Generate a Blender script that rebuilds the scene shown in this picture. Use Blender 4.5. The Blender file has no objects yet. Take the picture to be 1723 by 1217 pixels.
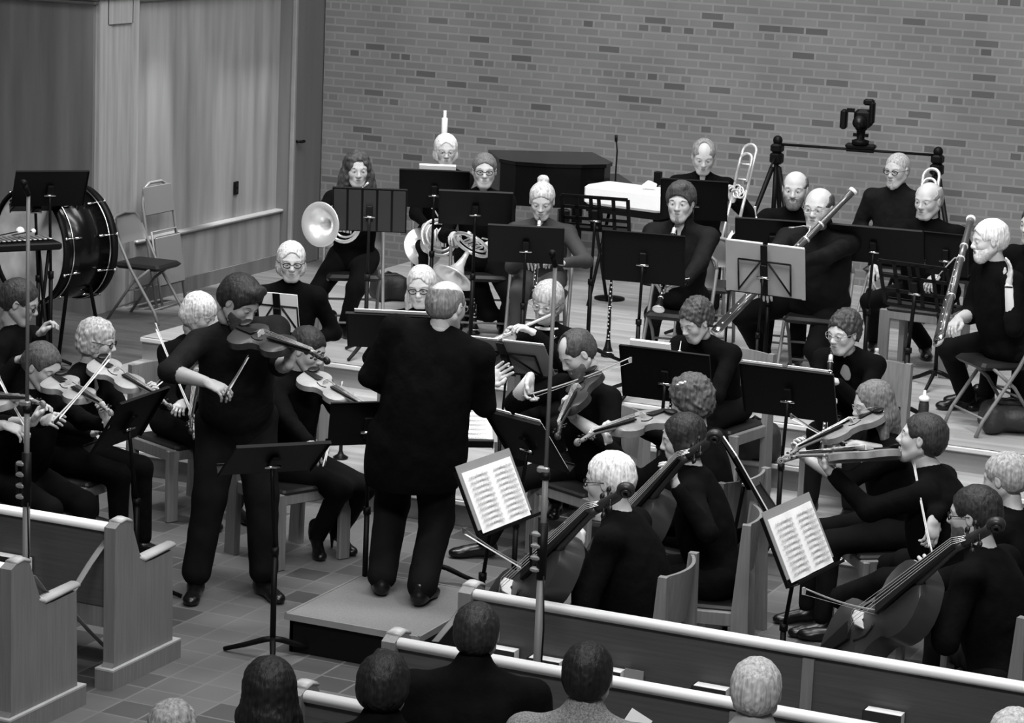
import bpy, math, random
import numpy as np
from mathutils import Matrix, Vector

random.seed(7)
SC = bpy.context.scene
COL = SC.collection
D2R = math.pi / 180.0

# ------------------------------------------------------------------ camera
# World: X runs along the brick wall (to the right), Y runs from the pews
# towards the brick wall, Z is up, z = 0 is the tiled nave floor.
F_PX, IMG_W, IMG_H = 4400.0, 1723, 1217
ROLL, PITCH, YAW, CAM_H = 2.45 * D2R, 11.2 * D2R, 24.0 * D2R, 3.95
FW = np.array([-math.sin(YAW) * math.cos(PITCH), math.cos(YAW) * math.cos(PITCH), -math.sin(PITCH)])
_r0 = np.array([math.cos(YAW), math.sin(YAW), 0.0])
_u0 = np.cross(_r0, FW)
RT = _r0 * math.cos(ROLL) + _u0 * math.sin(ROLL)
UP = -_r0 * math.sin(ROLL) + _u0 * math.cos(ROLL)
CAM = np.array([0.0, 0.0, CAM_H])
cam_data = bpy.data.cameras.new('camera')
cam_data.sensor_width = 36.0
cam_data.lens = 36.0 * F_PX / IMG_W
cam_data.clip_start = 0.1
cam_data.clip_end = 200.0
cam = bpy.data.objects.new('camera', cam_data)
COL.objects.link(cam)
cam.matrix_world = Matrix([[RT[i], UP[i], -FW[i], CAM[i]] for i in range(3)] + [[0, 0, 0, 1]])
SC.camera = cam

# ------------------------------------------------------------------ light
world = bpy.data.worlds.new('hall_air')
SC.world = world
world.use_nodes = True
world.node_tree.nodes['Background'].inputs[0].default_value = (1, 1, 1, 1)
world.node_tree.nodes['Background'].inputs[1].default_value = 0.07


def area(name, loc, target, size, power, spread=120):
    d = bpy.data.lights.new(name, 'AREA')
    d.shape = 'RECTANGLE'
    d.size, d.size_y = size
    d.energy = power
    d.spread = spread * D2R
    o = bpy.data.objects.new(name, d)
    COL.objects.link(o)
    o.location = loc
    v = Vector(target) - Vector(loc)
    o.rotation_euler = v.to_track_quat('-Z', 'Y').to_euler()
    return o


# ceiling lights of the chancel and of the front of the nave
area('chancel_light', (-5.5, 12.2, 8.6), (-6.0, 15.0, 0.5), (5.0, 1.2), 330)
area('chancel_light', (-9.5, 11.5, 8.6), (-7.5, 15.0, 0.5), (1.2, 3.0), 170)
area('chancel_light', (-1.5, 11.0, 8.6), (-4.0, 15.0, 0.5), (1.2, 3.0), 170)
area('rear_chancel_light', (-6.0, 17.6, 8.6), (-6.0, 17.8, 0.5), (6.0, 0.8), 200)
area('nave_light', (-3.5, 9.4, 8.4), (-4.0, 10.0, 0.5), (6.0, 1.0), 170)
area('front_fill_light', (-1.5, 3.0, 7.4), (-6.0, 15.0, 0.8), (4.0, 1.0), 330)  # fill added on the camera side to brighten the players' faces
area('side_wall_light', (-7.5, 16.5, 8.6), (-11.3, 18.5, 1.0), (1.5, 3.0), 120)


def spot(name, loc, target, power, size, blend):
    d = bpy.data.lights.new(name, 'SPOT')
    d.energy = power
    d.spot_size = size * D2R
    d.spot_blend = blend
    d.shadow_soft_size = 0.08
    o = bpy.data.objects.new(name, d)
    COL.objects.link(o)
    o.location = loc
    o.rotation_euler = (Vector(target) - Vector(loc)).to_track_quat('-Z', 'Y').to_euler()
    return o


# downlights close to the oak wall; their cones fan out over it
spot('wall_downlight', (-11.0, 18.1, 4.4), (-11.22, 18.0, 0.0), 1100, 17, 0.7)
spot('wall_downlight', (-10.85, 19.5, 6.2), (-11.25, 19.6, 0.0), 2600, 17, 0.6)
spot('wall_downlight', (-11.0, 18.95, 4.2), (-11.25, 19.0, 1.5), 350, 11, 0.7)
SC.view_settings.view_transform = 'Standard'
SC.view_settings.look = 'None'
SC.view_settings.exposure = 0.0
SC.view_settings.gamma = 1.0
SC.view_settings.use_curve_mapping = False


# ------------------------------------------------------------------ vectors
def vec(*a):
    return np.array(a[0] if len(a) == 1 else a, float)


def nrm(v):
    v = np.asarray(v, float)
    n = np.linalg.norm(v)
    return v / n if n > 1e-9 else v


def ray(x, y):
    return FW + RT * (x - IMG_W / 2) / F_PX - UP * (y - IMG_H / 2) / F_PX


def onz(x, y, z):
    """point of the place seen at (x, y) whose height is z"""
    r = ray(x, y)
    return CAM + r * ((z - CAM_H) / r[2])


def atd(x, y, d):
    """point of the place seen at (x, y), d metres away along the view axis"""
    return CAM + ray(x, y) * d


def dep(p):
    return float((np.asarray(p) - CAM) @ FW)


def near(ref, s):
    return atd(s[0], s[1], dep(ref) + (s[2] if len(s) > 2 else 0.0))


def cdir(r, u, t):
    return RT * r + UP * u - FW * t


def heading(p, az):
    """horizontal direction: 0 looks towards the nave gallery, 90 to the right, 180 to the wall"""
    t = -(np.asarray(p) - CAM)
    t[2] = 0
    t = nrm(t)
    r = np.array([-t[1], t[0], 0.0])
    return t * math.cos(az * D2R) + r * math.sin(az * D2R)


def frame(x, up):
    """rotation whose columns are x, y, z with z close to up"""
    x = nrm(x)
    y = nrm(np.cross(up, x))
    return np.stack([x, y, np.cross(x, y)], 1)


# ------------------------------------------------------------------ materials
MATS = {}


def mat(name, v, rough=0.6, metal=0.0, spec=0.5, var=0.0, scale=8.0, stretch=(1, 1, 1), bump=0.0, bscale=None, emit=0.0, coat=0.0):
    if name in MATS:
        return MATS[name]
    m = bpy.data.materials.new(name)
    m.use_nodes = True
    nt = m.node_tree
    b = nt.nodes['Principled BSDF']
    b.inputs['Base Color'].default_value = (v, v, v, 1)
    b.inputs['Roughness'].default_value = rough
    b.inputs['Metallic'].default_value = metal
    b.inputs['Specular IOR Level'].default_value = spec
    if coat:
        b.inputs['Coat Weight'].default_value = coat
        b.inputs['Coat Roughness'].default_value = 0.08
    if emit:
        b.inputs['Emission Color'].default_value = (1, 1, 1, 1)
        b.inputs['Emission Strength'].default_value = emit
    if var or bump:
        tc = nt.nodes.new('ShaderNodeTexCoord')
        mp = nt.nodes.new('ShaderNodeMapping')
        mp.inputs['Scale'].default_value = stretch
        nt.links.new(tc.outputs['Object'], mp.inputs['Vector'])
        n = nt.nodes.new('ShaderNodeTexNoise')
        n.inputs['Scale'].default_value = scale
        n.inputs['Detail'].default_value = 5
        nt.links.new(mp.outputs[0], n.inputs['Vector'])
        if var:
            r = nt.nodes.new('ShaderNodeValToRGB')
            lo, hi = max(0, v * (1 - var)), min(1, v * (1 + var))
            r.color_ramp.elements[0].position = 0.3
            r.color_ramp.elements[0].color = (lo, lo, lo, 1)
            r.color_ramp.elements[1].position = 0.7
            r.color_ramp.elements[1].color = (hi, hi, hi, 1)
            nt.links.new(n.outputs['Fac'], r.inputs[0])
            nt.links.new(r.outputs[0], b.inputs['Base Color'])
        if bump:
            n2 = n
            if bscale:
                n2 = nt.nodes.new('ShaderNodeTexNoise')
                n2.inputs['Scale'].default_value = bscale
                n2.inputs['Detail'].default_value = 3
                nt.links.new(mp.outputs[0], n2.inputs['Vector'])
            bp = nt.nodes.new('ShaderNodeBump')
            bp.inputs['Strength'].default_value = bump
            bp.inputs['Distance'].default_value = 0.01
            nt.links.new(n2.outputs['Fac'], bp.inputs['Height'])
            nt.links.new(bp.outputs[0], b.inputs['Normal'])
    MATS[name] = m
    return m


def brick_mat(name, c_main, c_dark, c_mortar, bw, bh, mortar, squash=1.0, freq=2, offset=0.5, dark_at=0.85, rough=0.8, swap=True, bias=0.0, noise=0.12, bump=0.4):
    """brick / tile pattern in the object's own metres; swap=True for an upright wall"""
    m = bpy.data.materials.new(name)
    m.use_nodes = True
    nt = m.node_tree
    L = nt.links.new
    b = nt.nodes['Principled BSDF']
    b.inputs['Roughness'].default_value = rough
    tc = nt.nodes.new('ShaderNodeTexCoord')
    src = tc.outputs['Object']
    if swap:
        sp = nt.nodes.new('ShaderNodeSeparateXYZ')
        cb = nt.nodes.new('ShaderNodeCombineXYZ')
        L(src, sp.inputs[0])
        L(sp.outputs[0], cb.inputs[0])
        L(sp.outputs[2], cb.inputs[1])
        src = cb.outputs[0]
    t = nt.nodes.new('ShaderNodeTexBrick')
    t.offset = offset
    t.squash = squash
    t.squash_frequency = freq
    t.inputs['Color1'].default_value = (0, 0, 0, 1)
    t.inputs['Color2'].default_value = (1, 1, 1, 1)
    t.inputs['Mortar'].default_value = (0, 0, 0, 1)
    t.inputs['Scale'].default_value = 1.0
    t.inputs['Mortar Size'].default_value = mortar
    t.inputs['Mortar Smooth'].default_value = 0.1
    t.inputs['Bias'].default_value = bias
    t.inputs['Brick Width'].default_value = bw
    t.inputs['Row Height'].default_value = bh
    L(src, t.inputs['Vector'])
    r = nt.nodes.new('ShaderNodeValToRGB')
    r.color_ramp.interpolation = 'LINEAR'
    e = r.color_ramp.elements
    e[0].position = 0.0
    e[0].color = (c_main * 1.1,) * 3 + (1,)
    e[1].position = dark_at - 0.06
    e[1].color = (c_main * 0.88,) * 3 + (1,)
    x = e.new(dark_at)
    x.color = (c_dark * 1.25,) * 3 + (1,)
    x = e.new(1.0)
    x.color = (c_dark,) * 3 + (1,)
    L(t.outputs['Color'], r.inputs[0])
    n = nt.nodes.new('ShaderNodeTexNoise')
    n.inputs['Scale'].default_value = 1.3
    n.inputs['Detail'].default_value = 8
    L(src, n.inputs['Vector'])
    mx = nt.nodes.new('ShaderNodeMix')
    mx.data_type = 'RGBA'
    L(t.outputs['Fac'], mx.inputs[0])
    L(r.outputs[0], mx.inputs[6])
    mx.inputs[7].default_value = (c_mortar,) * 3 + (1,)
    mr = nt.nodes.new('ShaderNodeMapRange')
    mr.inputs[3].default_value = 1 - noise * 2
    mr.inputs[4].default_value = 1 + noise * 2
    L(n.outputs['Fac'], mr.inputs[0])
    mu = nt.nodes.new('ShaderNodeMix')
    mu.data_type = 'RGBA'
    mu.blend_type = 'MULTIPLY'
    mu.inputs[0].default_value = 1.0
    L(mx.outputs[2], mu.inputs[6])
    L(mr.outputs[0], mu.inputs[7])
    L(mu.outputs[2], b.inputs['Base Color'])
    if bump:
        bp = nt.nodes.new('ShaderNodeBump')
        bp.invert = True
        bp.inputs['Strength'].default_value = bump
        bp.inputs['Distance'].default_value = 0.004
        L(t.outputs['Fac'], bp.inputs['Height'])
        L(bp.outputs[0], b.inputs['Normal'])
    return m


M_BLACK = mat('black_cloth', 0.0028, 0.9, spec=0.06, var=0.3, scale=14, bump=0.5, bscale=22)
M_TROU = mat('black_trouser_cloth', 0.0045, 0.85, spec=0.08, var=0.3, scale=10, bump=0.4, bscale=14)
M_SHEEN = mat('soft_black_shirt_cloth', 0.0065, 0.8, spec=0.1, var=0.25, scale=18, bump=0.6, bscale=26)
M_TWEED = mat('speckled_tweed', 0.16, 0.9, var=0.6, scale=160)
M_GREYCLOTH = mat('grey_cloth', 0.2, 0.9, var=0.3, scale=40)
M_SKIN = mat('skin', 0.44, 0.5, spec=0.35, var=0.08, scale=20)
M_LIP = mat('lips', 0.22, 0.45)
M_SHOE = mat('black_leather', 0.004, 0.3, spec=0.4)
M_EYE = mat('eye_white', 0.5, 0.25)
M_IRIS = mat('iris', 0.02, 0.2)
M_BMETAL = mat('black_painted_metal', 0.0035, 0.5, spec=0.14)
M_DMETAL = mat('dark_satin_metal', 0.01, 0.55, spec=0.15)
M_CHROME = mat('chrome', 0.75, 0.18, metal=1.0)
M_SILVER = mat('silver_plate', 0.9, 0.25, metal=0.6)
M_BRASS = mat('pale_brass', 0.75, 0.25, metal=0.6)
M_STEEL = mat('grey_steel', 0.32, 0.4, metal=0.6)
M_POLE = mat('grey_pole_paint', 0.12, 0.5, spec=0.4)
M_PAPER = mat('white_paper', 0.8, 0.9)
M_FOLDER = mat('grey_card_folder', 0.22, 0.8, var=0.06, scale=6)
M_BFOLDER = mat('black_card_folder', 0.015, 0.6)
M_VARN = mat('violin_varnish', 0.17, 0.4, spec=0.3, var=0.3, scale=9, coat=0.08)
M_VARNL = mat('light_violin_varnish', 0.25, 0.4, spec=0.3, var=0.3, scale=9)
M_VARND = mat('dark_violin_varnish', 0.024, 0.4, spec=0.3, var=0.35, scale=8, coat=0.05)
M_EBONY = mat('ebony', 0.006, 0.4, spec=0.25)
M_PEW = mat('pew_oak', 0.055, 0.5, var=0.18, scale=3, stretch=(1, 6, 30), coat=0.12)
M_PEWEND = mat('pew_end_oak', 0.145, 0.5, var=0.14, scale=4, stretch=(20, 20, 1), coat=0.1)
M_RAIL = mat('lit_polished_rail', 0.85, 0.3, var=0.08, scale=4, stretch=(0.5, 6, 6), coat=0.3)  # shine of the overhead light is put into the rail's colour
M_ARM = mat('worn_oak_armrest', 0.36, 0.4, var=0.1, scale=8)
M_CHAIRW = mat('chair_beech', 0.16, 0.5, var=0.15, scale=5, stretch=(14, 14, 1))
M_VINYL = mat('black_vinyl', 0.012, 0.45, spec=0.3)
M_CHAIRM = mat('grey_folding_chair_paint', 0.16, 0.45)
M_CANDLE = mat('candle_wax', 0.85, 0.5)
M_PIANO = mat('black_piano_lacquer', 0.003, 0.25, spec=0.2, coat=0.1)
M_WHITE = mat('white_enamel', 0.85, 0.4)
M_PLASTIC = mat('black_plastic', 0.006, 0.4, spec=0.3)
M_GLASS = mat('pale_plastic_bottle', 0.55, 0.25)


# ------------------------------------------------------------------ objects
def tag(o, label=None, cat=None, group=None, kind=None):
    if label: o['label'] = label
    if cat: o['category'] = cat
    if group: o['group'] = group
    if kind: o['kind'] = kind
    return o


def empty(name, loc=(0, 0, 0), M=None, label=None, cat=None, group=None):
    o = bpy.data.objects.new(name, None)
    o.empty_display_size = 0.1
    COL.objects.link(o)
    if M is not None:
        o.matrix_world = Matrix([[M[i][0], M[i][1], M[i][2], loc[i]] for i in range(3)] + [[0, 0, 0, 1]])
    else:
        o.location = loc
    return tag(o, label, cat, group)


def copy_tree(src, parent=None):
    c = src.copy()
    COL.objects.link(c)
    c.parent = parent
    for ch in list(src.children):
        copy_tree(ch, c)
    return c


class MB:
    """collects shapes as ONE mesh"""

    def __init__(s):
        s.v, s.f, s.m, s.mats, s.n = [], [], [], [], 0
        s.smooth = []
        s.X = None

    def mi(s, m):
        if m not in s.mats:
            s.mats.append(m)
        return s.mats.index(m)

    def add(s, v, f, m, smooth=True):
        v = np.asarray(v, float).reshape(-1, 3)
        if s.X is not None:
            v = v @ s.X[0].T + s.X[1]
        i = s.mi(m)
        s.v.append(v)
        for q in f:
            s.f.append([int(k) + s.n for k in q])
        s.m += [i] * len(f)
        s.smooth += [smooth] * len(f)
        s.n += len(v)
        return s

    def box(s, c, size, m, R=None, taper=None, bevel=0.0):
        c = vec(c)
        h = vec(size) / 2
        if bevel > 0:
            b = min(bevel, h.min() * 0.9)
            vs = []
            for sz in (-1, 1):
                for k, inset in ((0, b), (1, 0)):
                    z = sz * (h[2] - (0 if inset else b))
                    hx, hy = h[0] - inset, h[1] - inset
                    ring = [(-hx + b, -hy), (hx - b, -hy), (hx, -hy + b), (hx, hy - b), (hx - b, hy), (-hx + b, hy), (-hx, hy - b), (-hx, -hy + b)]
                    vs.append([(x, y, z) for x, y in ring])
            rings = [vs[0], vs[1], vs[3], vs[2]]
            P = np.array(sum(rings, []))
            F = [list(range(7, -1, -1)), [24 + i for i in range(8)]]
            for r in range(3):
                for i in range(8):
                    j = (i + 1) % 8
                    F.append([r * 8 + i, r * 8 + j, r * 8 + 8 + j, r * 8 + 8 + i])
        else:
            P = np.array([[x, y, z] for z in (-1, 1) for y in (-1, 1) for x in (-1, 1)], float) * h
            if taper is not None:
                P[4:, 0] *= taper[0]
                P[4:, 1] *= taper[1]
            F = [[0, 2, 3, 1], [4, 5, 7, 6], [0, 1, 5, 4], [2, 6, 7, 3], [0, 4, 6, 2], [1, 3, 7, 5]]
        if R is not None:
            P = P @ np.asarray(R).T
        return s.add(P + c, F, m, False)

    def tube(s, pts, rad, m, n=10, closed=False, caps=True, flat=None):
        pts = [vec(p) for p in pts]
        k = len(pts)
        if np.isscalar(rad):
            rad = [rad] * k
        P = []
        ref = None
        for i in range(k):
            if closed:
                t = nrm(pts[(i + 1) % k] - pts[i - 1])
            else:
                t = nrm(pts[min(i + 1, k - 1)] - pts[max(i - 1, 0)])
            if ref is None:
                ref = np.array([0, 0, 1.0]) if abs(t[2]) < 0.9 else np.array([1.0, 0, 0])
            a = nrm(ref - t * (ref @ t))
            b = np.cross(t, a)
            ref = a
            r = rad[i]
            ra, rb = (r, r) if np.isscalar(r) else r
            for j in range(n):
                q = 2 * math.pi * j / n
                P.append(pts[i] + a * math.cos(q) * ra + b * math.sin(q) * rb)
        F = []
        for i in range(k if closed else k - 1):
            o, o2 = i * n, ((i + 1) % k) * n
            for j in range(n):
                j2 = (j + 1) % n
                F.append([o + j, o + j2, o2 + j2, o2 + j])
        if caps and not closed:
            F.append(list(range(n - 1, -1, -1)))
            F.append([(k - 1) * n + j for j in range(n)])
        return s.add(P, F, m)

    def cyl(s, a, b, r, m, n=12, r2=None):
        return s.tube([a, b], [r, r if r2 is None else r2], m, n)

    def ball(s, c, r, m, n=10, R=None):
        r = vec([r] * 3) if np.isscalar(r) else vec(r)
        c = vec(c)
        P, F = [], []
        h = max(4, n // 2 + 1)
        for i in range(1, h):
            p = math.pi * i / h
            for j in range(n):
                q = 2 * math.pi * j / n
                P.append([math.sin(p) * math.cos(q), math.sin(p) * math.sin(q), math.cos(p)])
        P += [[0, 0, 1], [0, 0, -1]]
        P = np.array(P) * r
        if R is not None:
            P = P @ np.asarray(R).T
        for i in range(h - 2):
            for j in range(n):
                j2 = (j + 1) % n
                F.append([i * n + j, (i + 1) * n + j, (i + 1) * n + j2, i * n + j2])
        t, b = (h - 1) * n, (h - 1) * n + 1
        for j in range(n):
            j2 = (j + 1) % n
            F.append([t, j, j2])
            F.append([b, (h - 2) * n + j2, (h - 2) * n + j])
        return s.add(P + c, F, m)

    def lathe(s, prof, m, c=(0, 0, 0), R=None, n=24, caps=True):
        """prof: (r, z) pairs turned about local z"""
        P, F = [], []
        for r, z in prof:
            for j in range(n):
                q = 2 * math.pi * j / n
                P.append([r * math.cos(q), r * math.sin(q), z])
        k = len(prof)
        for i in range(k - 1):
            for j in range(n):
                j2 = (j + 1) % n
                F.append([i * n + j, i * n + j2, (i + 1) * n + j2, (i + 1) * n + j])
        if caps:
            F.append(list(range(n - 1, -1, -1)))
            F.append([(k - 1) * n + j for j in range(n)])
        P = np.array(P)
        if R is not None:
            P = P @ np.asarray(R).T
        return s.add(P + vec(c), F, m)

    def prism(s, outline, z0, z1, m, R=None, c=(0, 0, 0), smooth=False):
        k = len(outline)
        P = [[x, y, z0] for x, y in outline] + [[x, y, z1] for x, y in outline]
        F = [list(range(k - 1, -1, -1)), [k + i for i in range(k)]]
        for i in range(k):
            j = (i + 1) % k
            F.append([i, j, k + j, k + i])
        P = np.array(P, float)
        if R is not None:
            P = P @ np.asarray(R).T
        return s.add(P + vec(c), F, m, smooth)

    def build(s, name, parent=None, autos=False):
        me = bpy.data.meshes.new(name)
        V = np.concatenate(s.v) if s.v else np.zeros((0, 3))
        me.from_pydata(V.tolist(), [], s.f)
        for m in s.mats:
            me.materials.append(m)
        me.polygons.foreach_set('material_index', s.m)
        me.polygons.foreach_set('use_smooth', s.smooth)
        me.update()
        if autos:
            try:
                me.set_sharp_from_angle(angle=0.7)
            except Exception:
                pass
        o = bpy.data.objects.new(name, me)
        COL.objects.link(o)
        if parent is not None:
            o.parent = parent
        return o


# ------------------------------------------------------------------ smooth solids
def surface_nets(Fd, org, h):
    S = Fd < 0
    c = [S[i:S.shape[0] - 1 + i, j:S.shape[1] - 1 + j, k:S.shape[2] - 1 + k] for i in (0, 1) for j in (0, 1) for k in (0, 1)]
    cnt = sum(x.astype(np.int8) for x in c)
    mask = (cnt > 0) & (cnt < 8)
    I, J, K = np.nonzero(mask)
    idx = -np.ones(mask.shape, np.int64)
    idx[I, J, K] = np.arange(len(I))
    acc = np.zeros((len(I), 3))
    num = np.zeros(len(I))
    val = lambda i, j, k: Fd[I + i, J + j, K + k]
    for ax in range(3):
        o1, o2 = [a for a in range(3) if a != ax]
        for a in (0, 1):
            for b in (0, 1):
                p = [0, 0, 0]
                p[o1], p[o2] = a, b
                q = list(p)
                q[ax] = 1
                v0, v1 = val(*p), val(*q)
                hit = (v0 < 0) != (v1 < 0)
                t = np.where(hit, v0 / np.where(hit, v0 - v1, 1), 0)
                pos = np.tile(np.array(p, float), (len(I), 1))
                pos[:, ax] += t
                acc += pos * hit[:, None]
                num += hit
    V = (np.stack([I, J, K], 1) + acc / num[:, None]) * h + org
    faces = []
    for ax in range(3):
        o1, o2 = (ax + 1) % 3, (ax + 2) % 3
        sl0 = [slice(None)] * 3
        sl1 = [slice(None)] * 3
        sl0[ax] = slice(0, -1)
        sl1[ax] = slice(1, None)
        A, B = S[tuple(sl0)], S[tuple(sl1)]
        ch = A != B
        E = np.stack(np.nonzero(ch), 1)
        E = E[(E[:, o1] > 0) & (E[:, o2] > 0) & (E[:, o1] < S.shape[o1] - 1) & (E[:, o2] < S.shape[o2] - 1)]
        if not len(E):
            continue
        ins = A[E[:, 0], E[:, 1], E[:, 2]]
        q = []
        for d1, d2 in ((-1, -1), (0, -1), (0, 0), (-1, 0)):
            e = E.copy()
            e[:, o1] += d1
            e[:, o2] += d2
            q.append(idx[e[:, 0], e[:, 1], e[:, 2]])
        q = np.stack(q, 1)
        q[~ins] = q[~ins][:, ::-1]
        faces.append(q)
    Fq = np.concatenate(faces) if faces else np.zeros((0, 4), int)
    return V, Fq


class Blob:
    """smoothly blended round solids, meshed on a grid"""

    def __init__(s):
        s.p = []

    def cap(s, a, b, ra, rb=None, k=0.02, sub=False):
        s.p.append(('c', vec(a), vec(b), ra, ra if rb is None else rb, k, sub))
        return s

    def path(s, pts, rad, k=0.02):
        for i in range(len(pts) - 1):
            s.cap(pts[i], pts[i + 1], rad[i], rad[i + 1], k)
        return s

    def ell(s, c, r, R=None, k=0.02, sub=False):
        s.p.append(('e', vec(c), vec(r), np.eye(3) if R is None else np.asarray(R), None, k, sub))
        return s

    def half(s, c, n, k=0.005):
        """cut away what lies beyond c in direction n"""
        s.p.append(('h', vec(c), nrm(n), None, None, k, True))
        return s

    def mesh(s, h, noise=0.0, nscale=30.0, seed=0):
        lo, hi = np.full(3, 1e9), np.full(3, -1e9)
        bb = []
        for p in s.p:
            if p[0] == 'c':
                r = max(p[3], p[4])
                a, b = np.minimum(p[1], p[2]) - r, np.maximum(p[1], p[2]) + r
            elif p[0] == 'e':
                e = np.sqrt(((p[3] * p[2]) ** 2).sum(1))
                a, b = p[1] - e, p[1] + e
            else:
                a, b = None, None
            bb.append((a, b))
            if not p[6]:
                lo, hi = np.minimum(lo, a), np.maximum(hi, b)
        lo -= 3 * h + noise * 2
        hi += 3 * h + noise * 2
        n = np.ceil((hi - lo) / h).astype(int) + 1
        Fd = np.full(n, 0.2, np.float32)
        ax = [lo[i] + h * np.arange(n[i]) for i in range(3)]
        for p, (a, b) in zip(s.p, bb):
            k = p[5]
            if p[0] == 'h':
                sl = [slice(0, n[i]) for i in range(3)]
            else:
                mg = k + 3 * h
                i0 = np.maximum(0, np.floor((a - mg - lo) / h).astype(int))
                i1 = np.minimum(n, np.ceil((b + mg - lo) / h).astype(int) + 1)
                if (i1 <= i0).any():
                    continue
                sl = [slice(i0[i], i1[i]) for i in range(3)]
            X, Y, Z = np.meshgrid(ax[0][sl[0]], ax[1][sl[1]], ax[2][sl[2]], indexing='ij', sparse=True)
            if p[0] == 'c':
                A, B = p[1], p[2]
                d = B - A
                L2 = max(d @ d, 1e-9)
                t = np.clip(((X - A[0]) * d[0] + (Y - A[1]) * d[1] + (Z - A[2]) * d[2]) / L2, 0, 1)
                dd = np.sqrt((X - A[0] - t * d[0]) ** 2 + (Y - A[1] - t * d[1]) ** 2 + (Z - A[2] - t * d[2]) ** 2) - (p[3] + (p[4] - p[3]) * t)
            elif p[0] == 'e':
                Rm = p[3]
                x, y, z = X - p[1][0], Y - p[1][1], Z - p[1][2]
                q = [x * Rm[0, i] + y * Rm[1, i] + z * Rm[2, i] for i in range(3)]
                k0 = np.sqrt(sum((q[i] / p[2][i]) ** 2 for i in range(3)))
                k1 = np.sqrt(sum((q[i] / p[2][i] ** 2) ** 2 for i in range(3))) + 1e-9
                dd = k0 * (k0 - 1) / k1
            else:
                nn = p[2]
                dd = -((X - p[1][0]) * nn[0] + (Y - p[1][1]) * nn[1] + (Z - p[1][2]) * nn[2])
                dd = dd + 0 * (X + Y + Z)
            cur = Fd[sl[0], sl[1], sl[2]]
            if p[6]:
                dd = -dd
                hh = np.maximum(k - np.abs(cur - dd), 0) / k
                Fd[sl[0], sl[1], sl[2]] = np.maximum(cur, dd) + hh * hh * k * 0.25
            else:
                hh = np.maximum(k - np.abs(cur - dd), 0) / k
                Fd[sl[0], sl[1], sl[2]] = np.minimum(cur, dd) - hh * hh * k * 0.25
        if noise:
            X, Y, Z = np.meshgrid(ax[0], ax[1], ax[2], indexing='ij', sparse=True)
            a = nscale
            w = (np.sin(a * X + 1.7 * np.sin(a * .7 * Y + seed) + seed) * np.sin(a * .9 * Y + 1.3 * np.sin(a * .8 * Z + 2 * seed)) * np.sin(a * .8 * Z + 1.1 * np.sin(a * .6 * X))
                 + .5 * np.sin(2.1 * a * X + seed) * np.sin(1.9 * a * Y) * np.sin(2.3 * a * Z + seed))
            Fd += (noise * w).astype(np.float32)
        return surface_nets(Fd, lo, h)


# ------------------------------------------------------------------ head, hair and hand shapes
# head frame: x forward, y to the person's left, z up, origin between the ears
def head_shape(fem=False):
    b = Blob()
    j = 0.93 if fem else 1.0
    b.ell((-0.014, 0, 0.030), (0.097, 0.079, 0.084), k=0.03)
    b.ell((0.024, 0, -0.028), (0.063, 0.063 * j, 0.080), k=0.04)
    b.cap((0.066, -0.014 * j, -0.099), (0.066, 0.014 * j, -0.099), 0.019 * j, k=0.035)
    for s in (-1, 1):
        b.cap((-0.005, s * 0.058 * j, -0.052), (0.055, s * 0.026, -0.094), 0.017, 0.017, k=0.035)
        b.ell((0.056, s * 0.040, -0.024), (0.024, 0.020, 0.024), k=0.025)
        b.ell((0.090, s * 0.031, 0.006), (0.020, 0.017, 0.010), k=0.014, sub=True)
        b.ell((0.073, s * 0.031, 0.003), (0.016, 0.0165, 0.0125), k=0.006)
        b.cap((0.079, s * 0.014, 0.024), (0.066, s * 0.048, 0.023), 0.007, 0.006, k=0.02)
        b.ell((-0.002, s * 0.082, -0.004), (0.016, 0.008, 0.030), k=0.008)
        b.ell((0.003, s * 0.092, -0.002), (0.008, 0.006, 0.017), k=0.004, sub=True)
        b.ell((0.092, s * 0.0125, -0.030), (0.010, 0.0075, 0.007), k=0.007)
    b.cap((0.084, 0, 0.012), (0.104, 0, -0.025), 0.008, 0.0115, k=0.014)
    b.ell((0.074, 0, -0.060), (0.020, 0.030, 0.024), k=0.02)
    b.cap((0.087, -0.016, -0.0555), (0.087, 0.016, -0.0555), 0.0055, k=0.008)
    b.cap((0.086, -0.013, -0.0665), (0.086, 0.013, -0.0665), 0.0065, k=0.008)
    b.cap((0.0965, -0.021, -0.061), (0.0965, 0.021, -0.061), 0.0032, k=0.003, sub=True)
    b.cap((-0.015, 0, -0.05), (-0.022, 0, -0.11), 0.046 * j, 0.044 * j, k=0.02)
    return b.mesh(0.0042)


HAIR_STYLES = {}


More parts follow.
